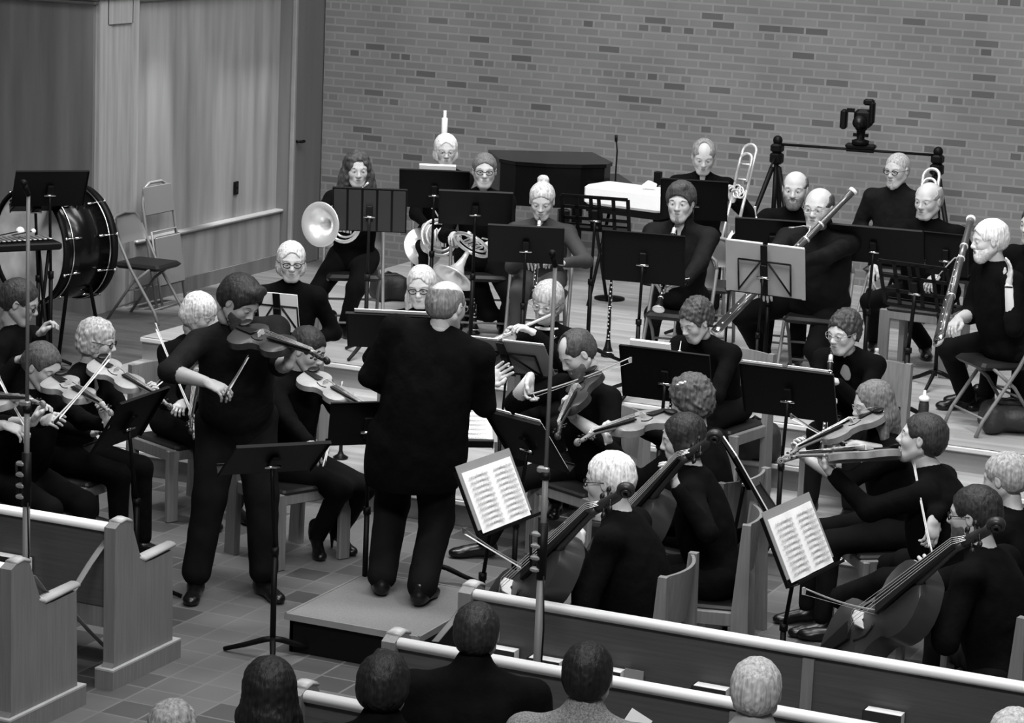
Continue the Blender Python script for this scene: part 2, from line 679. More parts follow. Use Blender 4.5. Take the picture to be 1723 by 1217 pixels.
def hair_shape(style):
    b = Blob()
    nz, ns = 0.0022, 105

    def cap_hair(t=0.012, face_top=0.058, nape=-0.075):
        b.ell((-0.018, 0, 0.032), (0.097 + t, 0.079 + t, 0.085 + t), k=0.02)
        b.ell((-0.048, 0, -0.015), (0.058 + t, 0.066 + t, 0.066), k=0.03)
        b.ell((0.118, 0, -0.045), (0.100, 0.10, 0.062 + face_top), k=0.012, sub=True)
        b.half((0, 0, nape), (0, 0, -1), k=0.02)
        for s in (-1, 1):
            b.ell((0.014, s * 0.098, -0.03), (0.030, 0.034, 0.048), k=0.008, sub=True)

    if style in ('short', 'shorthair_grey'):
        cap_hair(0.011)
    elif style == 'thick':
        cap_hair(0.02, 0.05)
        b.cap((0.06, -0.03, 0.1), (0.055, 0.03, 0.112), 0.022, k=0.03)
        nz, ns = 0.0025, 90
    elif style == 'buzz':
        cap_hair(0.004, 0.06)
        nz = 0.0006
    elif style == 'receding':
        cap_hair(0.009)
        b.ell((0.075, 0, 0.10), (0.075, 0.048, 0.06), k=0.012, sub=True)
    elif style == 'bald':
        cap_hair(0.008)
        b.ell((0.02, 0, 0.13), (0.20, 0.088, 0.082), k=0.012, sub=True)
        b.ell((0.05, 0, 0.06), (0.09, 0.075, 0.05), k=0.012, sub=True)
    elif style in ('bob', 'bob_curl'):
        b.ell((-0.018, 0, 0.030), (0.108, 0.091, 0.098), k=0.03)
        b.ell((-0.022, 0, -0.045), (0.095, 0.098, 0.075), k=0.03)
        b.ell((0.112, 0, -0.055), (0.108, 0.070, 0.142), k=0.012, sub=True)
        b.half((0, 0, -0.105), (0, 0, -1), k=0.02)
    elif style in ('fringe', 'fluffy'):
        b.ell((-0.016, 0, 0.032), (0.108, 0.092, 0.098), k=0.03)
        b.ell((-0.03, 0, -0.03), (0.09, 0.090, 0.080), k=0.03)
        b.ell((0.112, 0, -0.075), (0.098, 0.074, 0.115), k=0.01, sub=True)
        b.half((0, 0, -0.085), (0, 0, -1), k=0.02)
        if style == 'fluffy':
            nz, ns = 0.006, 70
    elif style == 'long':
        b.ell((-0.018, 0, 0.030), (0.106, 0.090, 0.098), k=0.03)
        b.ell((-0.035, 0, -0.07), (0.080, 0.1, 0.11), k=0.04)
        for s in (-1, 1):
            b.cap((-0.015, s * 0.078, -0.08), (0.005, s * 0.10, -0.235), 0.030, 0.022, k=0.04)
        b.cap((-0.07, 0, -0.08), (-0.075, 0, -0.23), 0.06, 0.04, k=0.04)
        b.ell((0.112, 0, -0.055), (0.108, 0.067, 0.143), k=0.012, sub=True)
        b.ell((0.06, 0, -0.17), (0.075, 0.07, 0.10), k=0.02, sub=True)
        nz, ns = 0.003, 80
    elif style == 'wavy':
        b.ell((-0.018, 0, 0.032), (0.110, 0.096, 0.102), k=0.03)
        b.ell((-0.035, 0, -0.06), (0.085, 0.118, 0.12), k=0.04)
        for s in (-1, 1):
            b.cap((-0.005, s * 0.088, -0.07), (0.005, s * 0.125, -0.17), 0.036, 0.03, k=0.04)
        b.ell((0.112, 0, -0.055), (0.108, 0.068, 0.143), k=0.012, sub=True)
        b.ell((0.06, 0, -0.17), (0.075, 0.07, 0.08), k=0.02, sub=True)
        nz, ns = 0.007, 55
    elif style == 'curly':
        b.ell((-0.022, 0, 0.036), (0.118, 0.104, 0.104), k=0.03)
        b.ell((-0.045, 0, -0.03), (0.09, 0.1, 0.085), k=0.03)
        b.ell((0.120, 0, -0.055), (0.105, 0.078, 0.125), k=0.015, sub=True)
        nz, ns = 0.010, 65
    elif style == 'curly_up':
        cap_hair(0.012)
        b.ell((-0.045, 0, 0.085), (0.065, 0.07, 0.052), k=0.03)
        b.ell((-0.09, 0, 0.03), (0.05, 0.06, 0.06), k=0.03)
        nz, ns = 0.009, 70
    elif style == 'bun':
        cap_hair(0.010)
        b.ell((-0.075, 0, 0.125), (0.038, 0.042, 0.032), k=0.015)
    elif style == 'ponytail':
        cap_hair(0.010)
        b.path([(-0.11, 0, 0.02), (-0.15, 0, -0.02), (-0.155, 0, -0.12), (-0.14, 0, -0.2)], [0.025, 0.034, 0.03, 0.014], 0.02)
        nz = 0.0025
    elif style == 'tied':
        cap_hair(0.010)
        b.ell((-0.10, 0, -0.02), (0.035, 0.05, 0.05), k=0.02)
    return b.mesh(0.0052, nz, ns)


def beard_shape(full=True):
    b = Blob()
    b.ell((0.027, 0, -0.052), (0.069, 0.070, 0.066), k=0.02)
    b.cap((0.068, -0.014, -0.105), (0.068, 0.014, -0.105), 0.0265, k=0.04)
    b.ell((0.060, 0, 0.020), (0.11, 0.052, 0.074), k=0.02, sub=True)
    b.ell((0.095, 0, -0.062), (0.02, 0.020, 0.008), k=0.006, sub=True)
    b.cap((0.086, -0.022, -0.051), (0.093, 0, -0.045), 0.0065, k=0.006)
    b.cap((0.086, 0.022, -0.051), (0.093, 0, -0.045), 0.0065, k=0.006)
    b.half((0.005, 0, 0), (-1, 0, 0), k=0.01)
    b.half((0, 0, -0.022 if full else -0.040), (0, 0, 1), k=0.02)
    if not full:
        b.half((0, 0.034, 0), (0.25, 1, 0), k=0.015)
        b.half((0, -0.034, 0), (0.25, -1, 0), k=0.015)
        b.half((0.045, 0, 0), (-1, 0, 0), k=0.01)
    return b.mesh(0.0045, 0.0012, 160)


def hand_shape(curl, spread=1.0):
    """wrist at the origin, fingers towards +x, palm down, thumb on +y"""
    b = Blob()
    b.ell((0.045, 0.0, 0), (0.052, 0.036, 0.0145), k=0.012)
    b.ell((0.075, 0.0, 0.0), (0.028, 0.040, 0.0125), k=0.012)
    b.cap((-0.006, 0, 0), (0.02, 0, 0), 0.0225, 0.021, k=0.02)
    b.ell((0.038, 0.024, -0.009), (0.034, 0.017, 0.015), k=0.012)
    for i, (y, ln) in enumerate(((0.029, 0.074), (0.0095, 0.083), (-0.0105, 0.077), (-0.029, 0.06))):
        ang = (0.10 - 0.07 * i) * spread
        p = np.array([0.088 - abs(y) * 0.12, y, 0.0])
        th = curl * (0.75 + 0.1 * i)
        r = 0.0094 - 0.0004 * i
        for j, fr in enumerate((0.45, 0.31, 0.24)):
            d = np.array([math.cos(ang) * math.cos(th), math.sin(ang), -math.sin(th)])
            q = p + d * ln * fr
            b.cap(p, q, r, r * 0.92, k=0.004)
            p, r = q, r * 0.92
            th += curl * 1.15
    c = curl
    b.path([(0.022, 0.028, -0.008), (0.052, 0.052 - 0.010 * c, -0.014 - 0.012 * c), (0.080, 0.056 - 0.022 * c, -0.018 - 0.022 * c), (0.100, 0.052 - 0.034 * c, -0.020 - 0.026 * c)], [0.0135, 0.0118, 0.0105, 0.0085], 0.008)
    return b.mesh(0.0036)


TPL = {}


def tpl(kind, *a):
    key = (kind,) + a
    if key not in TPL:
        TPL[key] = {'head': head_shape, 'hair': hair_shape, 'beard': beard_shape, 'hand': hand_shape}[kind](*a)
    return TPL[key]


def place(T, R, o, scale=1.0, flip=False):
    V, Fq = T
    V = V * scale
    if flip:
        V = V * np.array([1, -1, 1])
        Fq = Fq[:, ::-1]
    return V @ np.asarray(R).T + o, Fq


# ------------------------------------------------------------------ the hall
def struct(name, mb, autos=False):
    return tag(mb.build(name, autos=autos), kind='structure')


M_TILE = brick_mat('slate_floor_tile', 0.10, 0.05, 0.13, 0.2, 0.2, 0.006, offset=0.0, dark_at=0.62, rough=0.5, swap=False, noise=0.18, bump=0.2)
M_BRICK = brick_mat('wall_brick', 0.15, 0.070, 0.195, 0.2032, 0.0677, 0.009, squash=0.5, freq=6, dark_at=0.93, noise=0.14)


def plank_mat(name, v, board=0.09, along='x', lo=0.8, hi=1.12, rough=0.35):
    m = bpy.data.materials.new(name)
    m.use_nodes = True
    nt = m.node_tree
    L = nt.links.new
    b = nt.nodes['Principled BSDF']
    b.inputs['Roughness'].default_value = rough
    tc = nt.nodes.new('ShaderNodeTexCoord')
    t = nt.nodes.new('ShaderNodeTexBrick')
    t.inputs['Color1'].default_value = (v * lo,) * 3 + (1,)
    t.inputs['Color2'].default_value = (min(1, v * hi),) * 3 + (1,)
    t.inputs['Mortar'].default_value = (v * 0.55,) * 3 + (1,)
    t.inputs['Scale'].default_value = 1
    t.inputs['Mortar Size'].default_value = 0.0012
    t.inputs['Brick Width'].default_value = 1.3
    t.inputs['Row Height'].default_value = board
    L(tc.outputs['Object'], t.inputs['Vector'])
    mp = nt.nodes.new('ShaderNodeMapping')
    mp.inputs['Scale'].default_value = (0.6, 9, 9)
    L(tc.outputs['Object'], mp.inputs['Vector'])
    n = nt.nodes.new('ShaderNodeTexNoise')
    n.inputs['Scale'].default_value = 2.0
    n.inputs['Detail'].default_value = 6
    L(mp.outputs[0], n.inputs['Vector'])
    mr = nt.nodes.new('ShaderNodeMapRange')
    mr.inputs[3].default_value = 0.72
    mr.inputs[4].default_value = 1.25
    L(n.outputs['Fac'], mr.inputs[0])
    mu = nt.nodes.new('ShaderNodeMix')
    mu.data_type = 'RGBA'
    mu.blend_type = 'MULTIPLY'
    mu.inputs[0].default_value = 1
    L(t.outputs['Color'], mu.inputs[6])
    L(mr.outputs[0], mu.inputs[7])
    L(mu.outputs[2], b.inputs['Base Color'])
    return m


M_STAGE = plank_mat('stage_maple', 0.37, 0.07)
M_RISER = mat('riser_wood', 0.22, 0.5, var=0.12, scale=3, stretch=(1, 10, 10))
M_NOSING = mat('step_nosing', 0.5, 0.35, var=0.05)
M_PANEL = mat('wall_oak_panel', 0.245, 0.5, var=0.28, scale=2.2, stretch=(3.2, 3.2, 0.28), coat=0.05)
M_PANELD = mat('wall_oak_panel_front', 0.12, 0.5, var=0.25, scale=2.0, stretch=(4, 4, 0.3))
M_PANELL = mat('wall_oak_panel_light', 0.3, 0.5, var=0.18, scale=3, stretch=(8, 8, 0.4))
M_DOOR = mat('door_oak', 0.115, 0.5, var=0.1, scale=2, stretch=(6, 6, 0.4))
M_CARPET = mat('chancel_floor', 0.075, 0.7, var=0.3, scale=3, stretch=(0.6, 5, 1))
M_PODTOP = mat('podium_carpet', 0.16, 0.95, var=0.25, scale=260)
M_TRIM = mat('oak_trim', 0.2, 0.45, var=0.1, scale=6)

m = MB(); m.box((-5.0, 12.5, -0.05), (16.5, 17, 0.1), M_TILE); fl = struct('floor', m)
fl.location = (0.14, 0.02, 0)
m = MB(); m.box((-5.0, 12.5, 8.95), (16.5, 17, 0.1), mat('ceiling_paint', 0.3, 0.9)); struct('ceiling', m)
# side chancel floor, one step up, beside the stage
m = MB(); m.box((-11.4, 17.2, 0.085), (3.56, 7.4, 0.17), M_CARPET); struct('side_chancel_floor', m)
# the stepped wooden stage
for i, (y0, y1, z) in enumerate(((13.5, 14.84, 0.16), (14.82, 15.27, 0.32), (15.25, 20.75, 0.48))):
    m = MB()
    x0, x1 = -9.62, 1.6
    m.box(((x0 + x1) / 2, (y0 + 0.02 + y1) / 2, (z - 0.035) / 2), (x1 - x0, y1 - y0 - 0.02, z - 0.035), M_RISER)
    m.box(((x0 + x1) / 2, (y0 + y1) / 2, z - 0.0175), (x1 - x0, y1 - y0, 0.035), M_STAGE)
    struct('stage_step', m)
    m = MB(); m.box(((x0 + x1) / 2, y0 - 0.008, z - 0.016), (x1 - x0, 0.022, 0.036), M_NOSING, bevel=0.008); struct('trim_%d' % (i + 1), m)
# brick wall (its own origin keeps the bond starting at the corner)
m = MB(); m.box((7.1, 0.15, 2.5), (14.2, 0.3, 9.0), M_BRICK); bw = struct('wall_back', m); bw.location = (-11.18, 20.7, 0.0)
# oak walls of the left side
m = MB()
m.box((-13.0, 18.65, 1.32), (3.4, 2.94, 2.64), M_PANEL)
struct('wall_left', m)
m = MB()
m.box((-13.0, 17.17, 1.32), (3.42, 0.03, 2.64), M_PANELD)
struct('wall_left_front', m)
m = MB(); m.box((-13.5, 20.5, 1.5), (4.62, 0.8, 9.0), M_DOOR); struct('wall_left_return', m)
# cap moulding
m = MB()
m.box((-13.0, 18.63, 2.66), (3.56, 3.12, 0.05), M_TRIM, bevel=0.015)
m.box((-13.0, 18.65, 2.62), (3.47, 3.03, 0.05), M_TRIM, bevel=0.01)
struct('trim_4', m)
# corner pilaster with a tall sunk panel
m = MB()
m.box((-11.285, 17.47, 1.32), (0.03, 0.56, 2.63), M_PANELL)
m.box((-11.262, 17.25, 1.32), (0.02, 0.12, 2.63), M_PANELL)
m.box((-11.262, 17.70, 1.32), (0.02, 0.10, 2.63), M_PANELL)
m.box((-11.262, 17.48, 2.54), (0.02, 0.36, 0.20), M_PANELL)
m.box((-11.268, 17.335, 1.22), (0.012, 0.05, 2.42), M_PANELL)
struct('trim_5', m)
# low wainscot with its ledge
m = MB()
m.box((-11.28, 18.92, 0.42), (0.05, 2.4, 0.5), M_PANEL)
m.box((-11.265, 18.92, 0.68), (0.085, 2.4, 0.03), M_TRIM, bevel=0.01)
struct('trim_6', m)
m = MB(); m.box((-11.255, 18.92, 0.23), (0.03, 2.4, 0.12), M_PANELD); struct('baseboard_left', m)
# flush door in the left wall
d = empty('door_1', (-11.2, 20.42, 0.17)); tag(d, kind='structure')
m = MB(); m.box((0.0, 0.0, 1.30), (0.05, 0.50, 2.6), M_DOOR, bevel=0.006); m.build('door_leaf', d)
m = MB(); m.box((0.01, -0.27, 1.30), (0.07, 0.04, 2.62), M_TRIM, bevel=0.006); m.build('door_jamb', d)
m = MB(); m.cyl((0.02, -0.20, 1.12), (0.06, -0.20, 1.12), 0.012, M_BMETAL); m.box((0.07, -0.17, 1.12), (0.02, 0.09, 0.022), M_BMETAL, bevel=0.008); m.build('door_handle', d)
# socket
w = empty('wall_socket', (-11.29, 19.38, 0.95), label='small dark upright wall socket plate on the oak wall', cat='socket')
m = MB(); m.box((0, 0, 0), (0.016, 0.07, 0.115), M_BMETAL, bevel=0.004); m.build('cover_plate', w)
m = MB(); m.box((0.009, 0, 0.025), (0.004, 0.03, 0.03), M_PLASTIC); m.box((0.009, 0, -0.025), (0.004, 0.03, 0.03), M_PLASTIC); m.build('outlets', w)

# ------------------------------------------------------------------ podium
pd = empty('podium', (-5.62, 11.28, 0), label='low carpeted podium box with a dark open front under the conductor', cat='podium')
m = MB(); m.box((0, 0, 0.188), (0.72, 0.86, 0.02), M_PODTOP); m.build('carpet_top', pd)
m = MB()
for sx in (-1, 1): m.box((sx * 0.365, 0, 0.185), (0.012, 0.88, 0.032), M_TRIM)
for sy in (-1, 1): m.box((0, sy * 0.435, 0.185), (0.74, 0.012, 0.032), M_TRIM)
m.build('edge_strip', pd)
m = MB()
for sx in (-1, 1): m.box((sx * 0.345, 0, 0.085), (0.02, 0.82, 0.168), M_BMETAL)
for sy in (-1, 1): m.box((0, sy * 0.40, 0.085), (0.70, 0.02, 0.168), M_BMETAL)
m.build('plinth', pd)


# ------------------------------------------------------------------ pews
def rail_profile():
    return [(-0.022, -0.020), (-0.027, 0.0), (-0.022, 0.015), (0.0, 0.022), (0.022, 0.015), (0.027, 0.0), (0.022, -0.020)]


def pew(name_label, x0, x1, y, end_at, flip=1, racks=(), posts=()):
    """back rail along X at depth y; the seat lies towards +Y; end panel stands at x = end_at"""
    r = empty('pew', ((x0 + x1) / 2, y, 0), label=name_label, cat='pew')
    cx = (x0 + x1) / 2
    ln = x1 - x0
    m = MB()
    Rm = np.array([[0, 0, 1], [1, 0, 0], [0, 1, 0]], float)
    m.prism(rail_profile(), -ln / 2, ln / 2, M_RAIL, R=Rm, c=(0, 0, 0.762), smooth=True)
    m.build('top_rail', r)
    m = MB()
    m.box((0, 0.008, 0.56), (ln, 0.022, 0.37), M_PEW)
    m.box((0, 0.02, 0.33), (ln, 0.03, 0.12), M_PEWEND)
    for p in posts:
        m.box((p - cx, -0.012, 0.50), (0.05, 0.02, 0.46), M_PEWEND)
    m.build('back_panel', r)
    m = MB(); m.box((0, 0.27, 0.40), (ln, 0.50, 0.04), M_PEWEND, bevel=0.012); m.build('seat', r)
    # end panel profile in (y, z)
    prof = [(-0.06, 0.0), (0.50, 0.0), (0.50, 0.09), (0.475, 0.095), (0.462, 0.55), (0.28, 0.545), (0.22, 0.55), (0.17, 0.60), (0.10, 0.76), (0.06, 0.79), (0.0, 0.79), (-0.045, 0.77), (-0.04, 0.12), (-0.06, 0.095)]
    Re = np.array([[0, 0, 1], [1, 0, 0], [0, 1, 0]], float)
    ex = end_at - cx
    m = MB(); m.prism(prof, -0.03, 0.03, M_PEWEND, R=Re, c=(ex, 0, 0)); m.build('end_panel', r)
    m = MB()
    pts = [vec(ex, 0.0, 0.79), vec(ex, 0.05, 0.795), vec(ex, 0.10, 0.775)]
    m.tube(pts, [(0.014, 0.034)] * 3, M_ARM, 10)
    m.build('end_cap', r)
    m = MB()
    m.tube([vec(ex, 0.17, 0.585), vec(ex, 0.22, 0.562), vec(ex, 0.32, 0.566), vec(ex, 0.49, 0.572)], [(0.014, 0.032), (0.018, 0.036), (0.018, 0.036), (0.016, 0.034)], M_ARM, 10)
    m.build('armrest', r)
    m = MB()
    m.box((ex, 0.22, 0.045), (0.10, 0.60, 0.09), M_PEWEND)
    m.box((ex, 0.22, 0.094), (0.10, 0.60, 0.010), M_ARM)
    m.build('foot_block', r)
    for q in racks:
        m = MB()
        m.box((q - cx, -0.04, 0.43), (0.34, 0.075, 0.018), M_PEWEND)
        m.box((q - cx, -0.075, 0.455), (0.34, 0.008, 0.04), M_PEWEND)
        for e in (-1, 1): m.box((q - cx + e * 0.17, -0.04, 0.465), (0.01, 0.075, 0.08), M_PEWEND)
        m.build('book_rack', r)
    return r


pew('front right pew, its brightly lit top rail running right behind the cellists', -4.57, 0.6, 9.91, -4.57, racks=(-3.95, -3.45, -2.6), posts=(-3.02, -0.9))
pew('second pew from the front, right of the aisle, with brightly lit top rail', -4.53, 0.6, 9.11, -4.53, racks=(-3.4, -2.35), posts=(-3.05, -0.9))
pew('third pew from the front, at the bottom edge right of the aisle', -4.53, 0.6, 8.33, -4.53, posts=(-2.9,))
pew('front left pew whose tall end panel faces the aisle', -10.2, -6.42, 9.98, -6.42, racks=(-7.1,))
pew('second left pew, its end panel nearest the camera at the left edge', -10.2, -6.42, 9.16, -6.42)

# hymnals standing in the racks
def hymnal(x, y, z, label, w=0.15, v=None, yaw=0.0):
    r = empty('hymnal', (x, y, z), label=label, cat='book', group='hymnals in the pew racks')
    r.rotation_euler = (0, 0, yaw)
    m = MB()
    m.box((0, -0.029, 0), (w, 0.003, 0.215), M_BFOLDER); m.box((0, 0.029, 0), (w, 0.003, 0.215), M_BFOLDER); m.box((-w / 2, 0, 0), (0.003, 0.061, 0.215), M_BFOLDER)
    m.build('cover', r)
    m = MB(); m.box((0.003, 0, 0.003), (w - 0.008, 0.054, 0.212), M_PAPER); m.build('pages', r)
    return r


# ------------------------------------------------------------------ people
def ik(a, c, l1, l2, pole):
    a, c = vec(a), vec(c)
    d = c - a
    L = np.linalg.norm(d)
    mx = (l1 + l2) * 0.995
    if L > mx:
        c = a + d * (mx / L)
        L = mx
        d = c - a
    L = max(L, abs(l1 - l2) + 0.01)
    u = nrm(d)
    x = (l1 * l1 - l2 * l2 + L * L) / (2 * L)
    y = math.sqrt(max(l1 * l1 - x * x, 0))
    p = vec(pole)
    p = p - u * (p @ u)
    return a + u * x + nrm(p) * y, c


def shoe_shape(heel=0.0):
    b = Blob()
    b.cap((-0.035, 0, 0.045), (0.0, 0, 0.05), 0.040, 0.042, k=0.02)
    b.cap((0.0, 0, 0.05), (0.11, 0.0, 0.035), 0.040, 0.036, k=0.02)
    b.ell((0.145, 0.0, 0.028), (0.062, 0.045, 0.032), k=0.02)
    b.cap((-0.02, 0, 0.06), (-0.02, 0, 0.10), 0.043, 0.045, k=0.02)
    if heel:
        b.half((0, 0, 0.012), (0, 0, -1))
    else:
        b.half((0, 0, 0.004), (0, 0, -1))
    V, Fq = b.mesh(0.008)
    return V, Fq


PEOPLE = {}


def human(name, label, cat, head, fz, az, hz=1.2, seated=True, haz=None, hp=5, ht=0, fem=False, sc=1.0,
          hair='short', hairv=0.1, skin=None, glasses=False, beard=None, R=None, L=None, feet=None,
          chair=None, sleeve='long', top=None, bottom=None, fat=0.0, lean=None, vneck=0.0, group=None,
          face=True, splay=0.0, heels=False, lower=True, sw=None, knees=None, bob=False, hip=None, slump=0.0, twist=0.0, hsc=1.0, coat=0.0, collar=False, legr=1.0, shz=0.0, extras=()):
    H0 = onz(head[0], head[1], fz + hz)
    F = heading(H0, az)
    Z = np.array([0, 0, 1.0])
    Lf = np.cross(Z, F)
    fh = heading(H0, az if haz is None else haz)
    fh = fh * math.cos(hp * D2R) - Z * math.sin(hp * D2R)
    lh = nrm(np.cross(Z, fh))
    uh = np.cross(fh, lh)
    lt, ut = lh * math.cos(ht * D2R) + uh * math.sin(ht * D2R), uh * math.cos(ht * D2R) - lh * math.sin(ht * D2R)
    Rh = np.stack([fh, lt, ut], 1)
    hs = (0.985 if fem else 1.04) * sc * hsc
    skin = skin or M_SKIN
    top = top or M_BLACK
    bottom = bottom or M_TROU
    if seated:
        hz_ = fz + 0.54
        dz = H0[2] - hz_
        ln = math.sqrt(max(0.05 ** 2, (0.69 * sc) ** 2 - dz * dz)) if lean is None else lean
    else:
        hz_ = fz + (hz - 0.71 * sc)
        ln = 0.05 if lean is None else lean
    Hc = vec(H0[0] - F[0] * ln, H0[1] - F[1] * ln, hz_)
    if hip is not None:
        q = onz(hip[0], hip[1], hz_)
        Hc = vec(q[0], q[1], hz_)
    T = nrm(H0 - Z * 0.2 - F * 0.04 - Hc)
    S = H0 - 0.200 * sc * (0.45 * Z + 0.55 * T) - F * 0.03 + Z * shz
    if twist:
        Ls = Lf * math.cos(twist * D2R) - F * math.sin(twist * D2R)
    else:
        Ls = Lf
    Dv = nrm(np.cross(Ls, T))
    Lx = np.cross(T, Dv)
    TR = np.stack([Lx, Dv, T], 1)
    base = vec(Hc[0], Hc[1], fz)
    sw = sw or ((0.162 if fem else 0.192) * sc)
    root = empty(name, base, label=label, cat=cat, group=group)
    out = dict(root=root, H0=H0, F=F, L=Lf, S=S, Hc=Hc, Rh=Rh, T=T, fz=fz)

    # arms
    arms = []
    for sd, spec in ((-1, R), (1, L)):
        sh = S + Lx * sw * sd - T * 0.038
        l1, l2 = 0.285 * sc, 0.25 * sc
        if spec is None:
            spec = dict(rel=(0.27, 0.09 * sd, 0.12))
        if 'rel' in spec:
            r = spec['rel']
            hc = Hc + F * r[0] + Lf * r[1] + Z * r[2]
        else:
            hc = near(H0, spec['h'])
        fd = cdir(*spec['fd']) if 'fd' in spec else None
        pole = cdir(*spec['pole']) if 'pole' in spec else (-Z + Lf * sd * 0.45 - F * 0.25)
        w = hc - (nrm(fd) if fd is not None else nrm(hc - (sh - Z * 0.15))) * 0.07
        if 'el' in spec:
            e_ = near(H0, spec['el'])
            el = sh + nrm(e_ - sh) * l1
            w2 = el + nrm(w - el) * min(l2 * 1.04, max(l2 * 0.96, np.linalg.norm(w - el)))
        else:
            el, w2 = ik(sh, w, l1, l2, pole)
        hc = hc + (w2 - w)
        w = w2
        if fd is None:
            fd = nrm(hc - w)
        pn = cdir(*spec['pn']) if 'pn' in spec else (-Z - Lf * sd * 0.3)
        z_ = -nrm(pn - nrm(fd) * (pn @ nrm(fd)))
        x_ = nrm(fd)
        y_ = np.cross(z_, x_)
        arms.append(dict(sd=sd, sh=sh, el=el, w=w, hc=hc, R=np.stack([x_, y_, z_], 1), cur=spec.get('cur', 0.45), hide=spec.get('hide', False)))
    out['arms'] = arms

    # legs
    legs = []
    for i, sd in enumerate((-1, 1)):
        hp0 = Hc + Lf * sd * 0.092 * sc
        l1, l2 = 0.425 * sc, 0.41 * sc
        if feet is not None:
            q = onz(feet[i][0], feet[i][1], fz)
            an = vec(q[0], q[1], fz + 0.085)
            fa = feet[i][2] if len(feet[i]) > 2 else az
        elif seated:
            an = Hc + F * 0.44 + Lf * sd * (0.12 + splay)
            an[2] = fz + 0.085
            fa = az
        else:
            an = vec(*(Hc + Lf * sd * 0.11))
            an[2] = fz + 0.085
            fa = az
        kn, an = ik(hp0, an, l1, l2, F + Z * (1.2 if seated else 0.0) + Lf * sd * (splay * 4 if seated else 0.1))
        legs.append(dict(hp=hp0, kn=kn, an=an, f=heading(an, fa)))
    out['legs'] = legs

    # body: skin
    b = MB()
    V, Fq = place(tpl('head', fem), Rh, H0 - base, hs)
    Vl = tpl('head', fem)[0]
    lip = (np.abs(Vl[:, 1]) < 0.021) & (Vl[:, 0] > 0.083) & (Vl[:, 2] < -0.0505 - 30 * Vl[:, 1] ** 2 * .3) & (Vl[:, 2] > -0.0725 + 30 * Vl[:, 1] ** 2)
    lf = lip[Fq].all(1)
    b.add(V, Fq[~lf], skin)
    b.add(V, Fq[lf], M_LIP)
    o = -base
    nk = H0 + Rh @ vec(-0.022, 0, -0.075) * hs
    tn = 0.048 if fem else 0.058
    b.tube([nk + ut * 0.02, nk - ut * 0.015, (nk + S) / 2 + Z * 0.008, S + Z * 0.02, S - T * 0.05, S - T * 0.17, Hc + T * 0.18, Hc + T * 0.02, Hc - T * 0.04],
           [tn * .8, tn * .9, tn * .98, tn * 1.12, 0.09, 0.086, 0.08, 0.08, 0.06], skin, 14)
    b.v[-1] += o
    for a in arms:
        b.tube([a['sh'], a['sh'] * .5 + a['el'] * .5, a['el'], a['el'] * .65 + a['w'] * .35, a['w'], a['w'] + (a['hc'] - a['w']) * 0.25],
               [0.045, 0.043 * (1.05 if not fem else .92), 0.037 * (1.1 if not fem else .95), 0.041 * (1.08 if not fem else .88), 0.0265 * (1.06 if not fem else .9), (0.018, 0.026)], skin, 12)
        b.v[-1] += o
        if not a['hide']:
            V, Fq = place(tpl('hand', round(a['cur'] * 4) / 4.0), a['R'], a['w'] - base, (0.93 if fem else 1.02) * sc, flip=a['sd'] > 0)
            b.add(V, Fq, skin)
    if lower:
        for g in legs:
            b.tube([g['hp'], g['kn'], g['kn'] * .6 + g['an'] * .4, g['an']], [0.06, 0.045, 0.048, 0.034], skin, 10)
            b.v[-1] += o
    body = b.build('body', root)

    # shirt
    s = Blob()
    f_ = fat
    wf = 0.9 if fem else 1.0
    s.ell(S - T * 0.15, (sw * 0.98 + f_ * .3, 0.122 * wf + f_ * .6, 0.195), TR, k=0.05)
    s.ell(Hc + T * 0.15, (0.158 * wf + f_, 0.122 * wf + f_ * 1.4, 0.21), TR, k=0.06)
    s.ell((S + Hc) / 2, (0.155 * wf + f_, 0.118 * wf + f_ * 1.3, 0.20), TR, k=0.06)
    s.ell(Hc + T * 0.0, (0.172 + f_, 0.14 + f_, 0.12), TR, k=0.05)
    if coat:
        s.ell(Hc - Z * coat * 0.4, (0.185 + f_, 0.15 + f_, 0.12 + coat), TR, k=0.06)
        s.half(Hc - Z * (coat + 0.02), (0, 0, -1), k=0.01)
    if collar:
        s.cap(S + T * 0.075 + F * 0.0, S + T * 0.03, 0.062, 0.08, k=0.02)
    for a in arms:
        sd = a['sd']
        s.cap(S + Lx * 0.05 * sd + T * 0.0, a['sh'], 0.056, 0.062, k=0.05)
        r = (0.066, 0.057, 0.054, 0.040) if not fem else (0.056, 0.048, 0.046, 0.035)
        s.cap(a['sh'], a['el'], r[0], r[1], k=0.03)
        if sleeve == 'long' or (sleeve == 'elbowL' and sd < 0):
            s.cap(a['el'], a['w'] + (a['el'] - a['w']) * 0.06, r[2], r[3], k=0.025)
        elif sleeve == 'rolled' or sleeve == 'elbowL':
            s.cap(a['el'], a['el'] + (a['w'] - a['el']) * 0.22, r[2], r[2] * 1.0, k=0.02)
        elif sleeve == 'short':
            pass
    s.cap(S + T * 0.035 + F * 0.01, S + T * 0.0, 0.064 if not fem else 0.056, 0.085, k=0.04)
    if vneck:
        s.cap(S + T * 0.09 + Dv * 0.09, S - T * (0.01 + vneck) + Dv * 0.118, 0.066, 0.032, k=0.008, sub=True)
    V, Fq = s.mesh(0.0135, 0.0028, 26, seed=hash(label) % 7 if False else len(label) % 7)
    m = MB()
    m.add(V - base, Fq, top)
    m.build('shirt', root)

